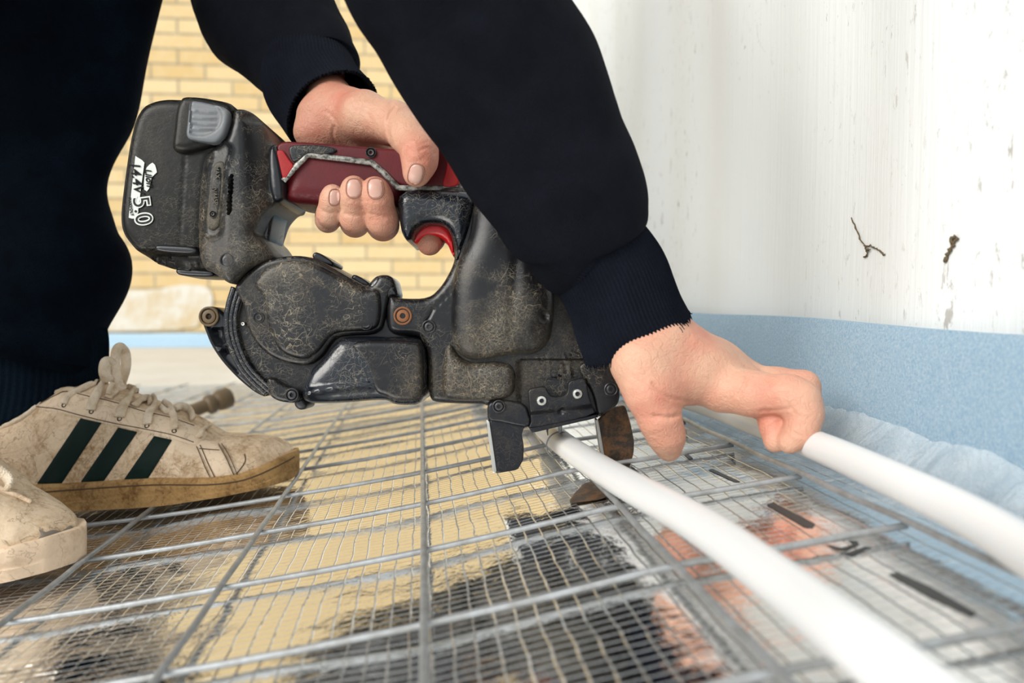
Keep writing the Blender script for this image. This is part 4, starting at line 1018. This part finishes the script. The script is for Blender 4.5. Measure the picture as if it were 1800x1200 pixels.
def on(bv, pts, off, n=6, dflt=.66):
    out = []; last = dflt
    for a_, b_ in catmull(np.array(pts, float), n):
        r = hit(bv, a_, b_)
        if r: p = r[0]+r[1]*off; last = (p-CAM)@FWD
        else: p = at(a_, b_, last)
        out.append(p)
    return out
def strand(name, bv, pts, r, off, mat, parent, flat=1., n=6):
    P = on(bv, pts, off, n); V, Fc = tube(P, r, 8, flat=flat, nrm=-FWD if flat != 1 else None); return obj(name, V, Fc, MAT[mat], parent)
stp = []
for pts in ([(66,716),(100,719),(142,730),(200,744),(250,754),(300,765),(340,779)], [(72,711),(100,696),(118,690),(150,696),(200,708),(250,724),(300,736),(340,750)],
            [(345,786),(356,810),(370,838)], [(351,784),(363,808),(378,838)], [(384,782),(396,803),(411,834)], [(390,782),(403,803),(417,834)], [(350,790),(386,793)]):
    stp.append(tube(on(B1_, pts, .0014, 5), .00035, 5))
obj('stitching', *join(stp), MAT['stitch'], sh1)
strand('vamp_crease', B1_, [(430,798),(431,810),(424,822),(414,834)], .0004, .0001, 'stitch', sh1)
strand('collar_piping', B1_, [(-40,772),(0,753),(25,742),(42,733),(60,719),(78,703),(98,690),(120,685),(132,686)], .0023, .0004, 'lace', sh1)
for pts, r in (([(114,711),(122,698),(140,689),(165,677),(182,668)], .0026), ([(162,722),(167,703),(176,682),(183,668)], .0040), ([(211,735),(217,716),(229,694),(240,686)], .0042), ([(259,748),(262,729),(270,712),(265,702)], .0038),
               ([(306,757),(304,738),(296,720),(284,713)], .0038), ([(348,772),(352,760),(364,752)], .0034), ([(190,702),(204,689),(222,681),(236,684)], .0032), ([(236,716),(246,707),(258,704),(262,712)], .0032), ([(304,722),(318,719),(332,726),(336,740)], .0036), ([(280,718),(290,726),(300,728)], .0025)):
    strand('shoelace', B1_, pts, r, .0022, 'lace', sh1, flat=.45)
def free(name, pts, r, mat, parent, flat=.5):
    q = catmull(np.array(pts, float), 8); P = [at(a_, b_, d_) for a_, b_, d_ in q]; V, Fc = tube(P, r, 12, flat=flat, nrm=-FWD); return obj(name, V, Fc, MAT[mat], parent)
free('shoelace_loop', [(214,684,.668),(206,668,.664),(202,640,.662),(205,617,.662),(212,611,.664),(220,620,.67),(221,645,.672),(213,672,.674)], .0042, 'lace', sh1)
free('shoelace_loop', [(190,668,.660),(184,655,.656),(186,638,.656),(194,640,.66),(196,655,.662),(192,668,.664)], .0048, 'lace', sh1)
free('shoelace_end', [(198,672,.660),(193,682,.658),(190,692,.657)], .0018, 'lace', sh1, 1.)
def eyelet(bv, px, py, parent):
    r = hit(bv, px, py)
    if r: V, Fc = lathe([(.0022, 0), (.0018, .0017), (.0008, .0010)], r[0], r[1], 12); obj('eyelet', V, Fc, MAT['hole'], parent)
for q in ((114,712),(162,723),(211,736),(259,749),(306,758)): eyelet(B1_, q[0], q[1]+1, sh1)
sh2, so2 = sneaker(.508, -.2555, .295,
    [(-800,1130),(-200,1056),(-100,1046),(0,1031),(50,1022),(100,1006),(130,994),(150,978)],
    [(-800,1010),(-200,1004),(-100,988),(0,966),(60,951),(110,936),(135,928),(150,930)],
    [(-800,760),(-300,770),(-100,790),(-50,800),(0,838),(20,858),(45,870),(83,890),(110,903),(130,916),(147,930)], 'sole_front', 'leather')
B2_ = bvh_of(sh2)
BS = bvh_of(so1)
strand('sole_groove', BS, [(60,866),(167,858),(271,852),(363,852),(417,846),(450,836),(479,823),(505,810),(517,803)], .0006, -.0001, 'stitch', sh1)
patch('torn_toe_edge', [(68,930),(80,935),(92,931),(108,933),(124,923),(129,927),(128,938),(92,946),(64,950),(72,940)], B2_, MAT['torn'], sh2, off=.0005, step=3, ck=0)
strand('vamp_seam', B2_, [(-30,838),(5,862),(30,872),(55,884)], .0016, .0004, 'leather_clean', sh2)
strand('shoelace', B2_, [(-10,830),(6,842),(12,856),(8,866)], .0040, .002, 'lace', sh2, flat=.5)
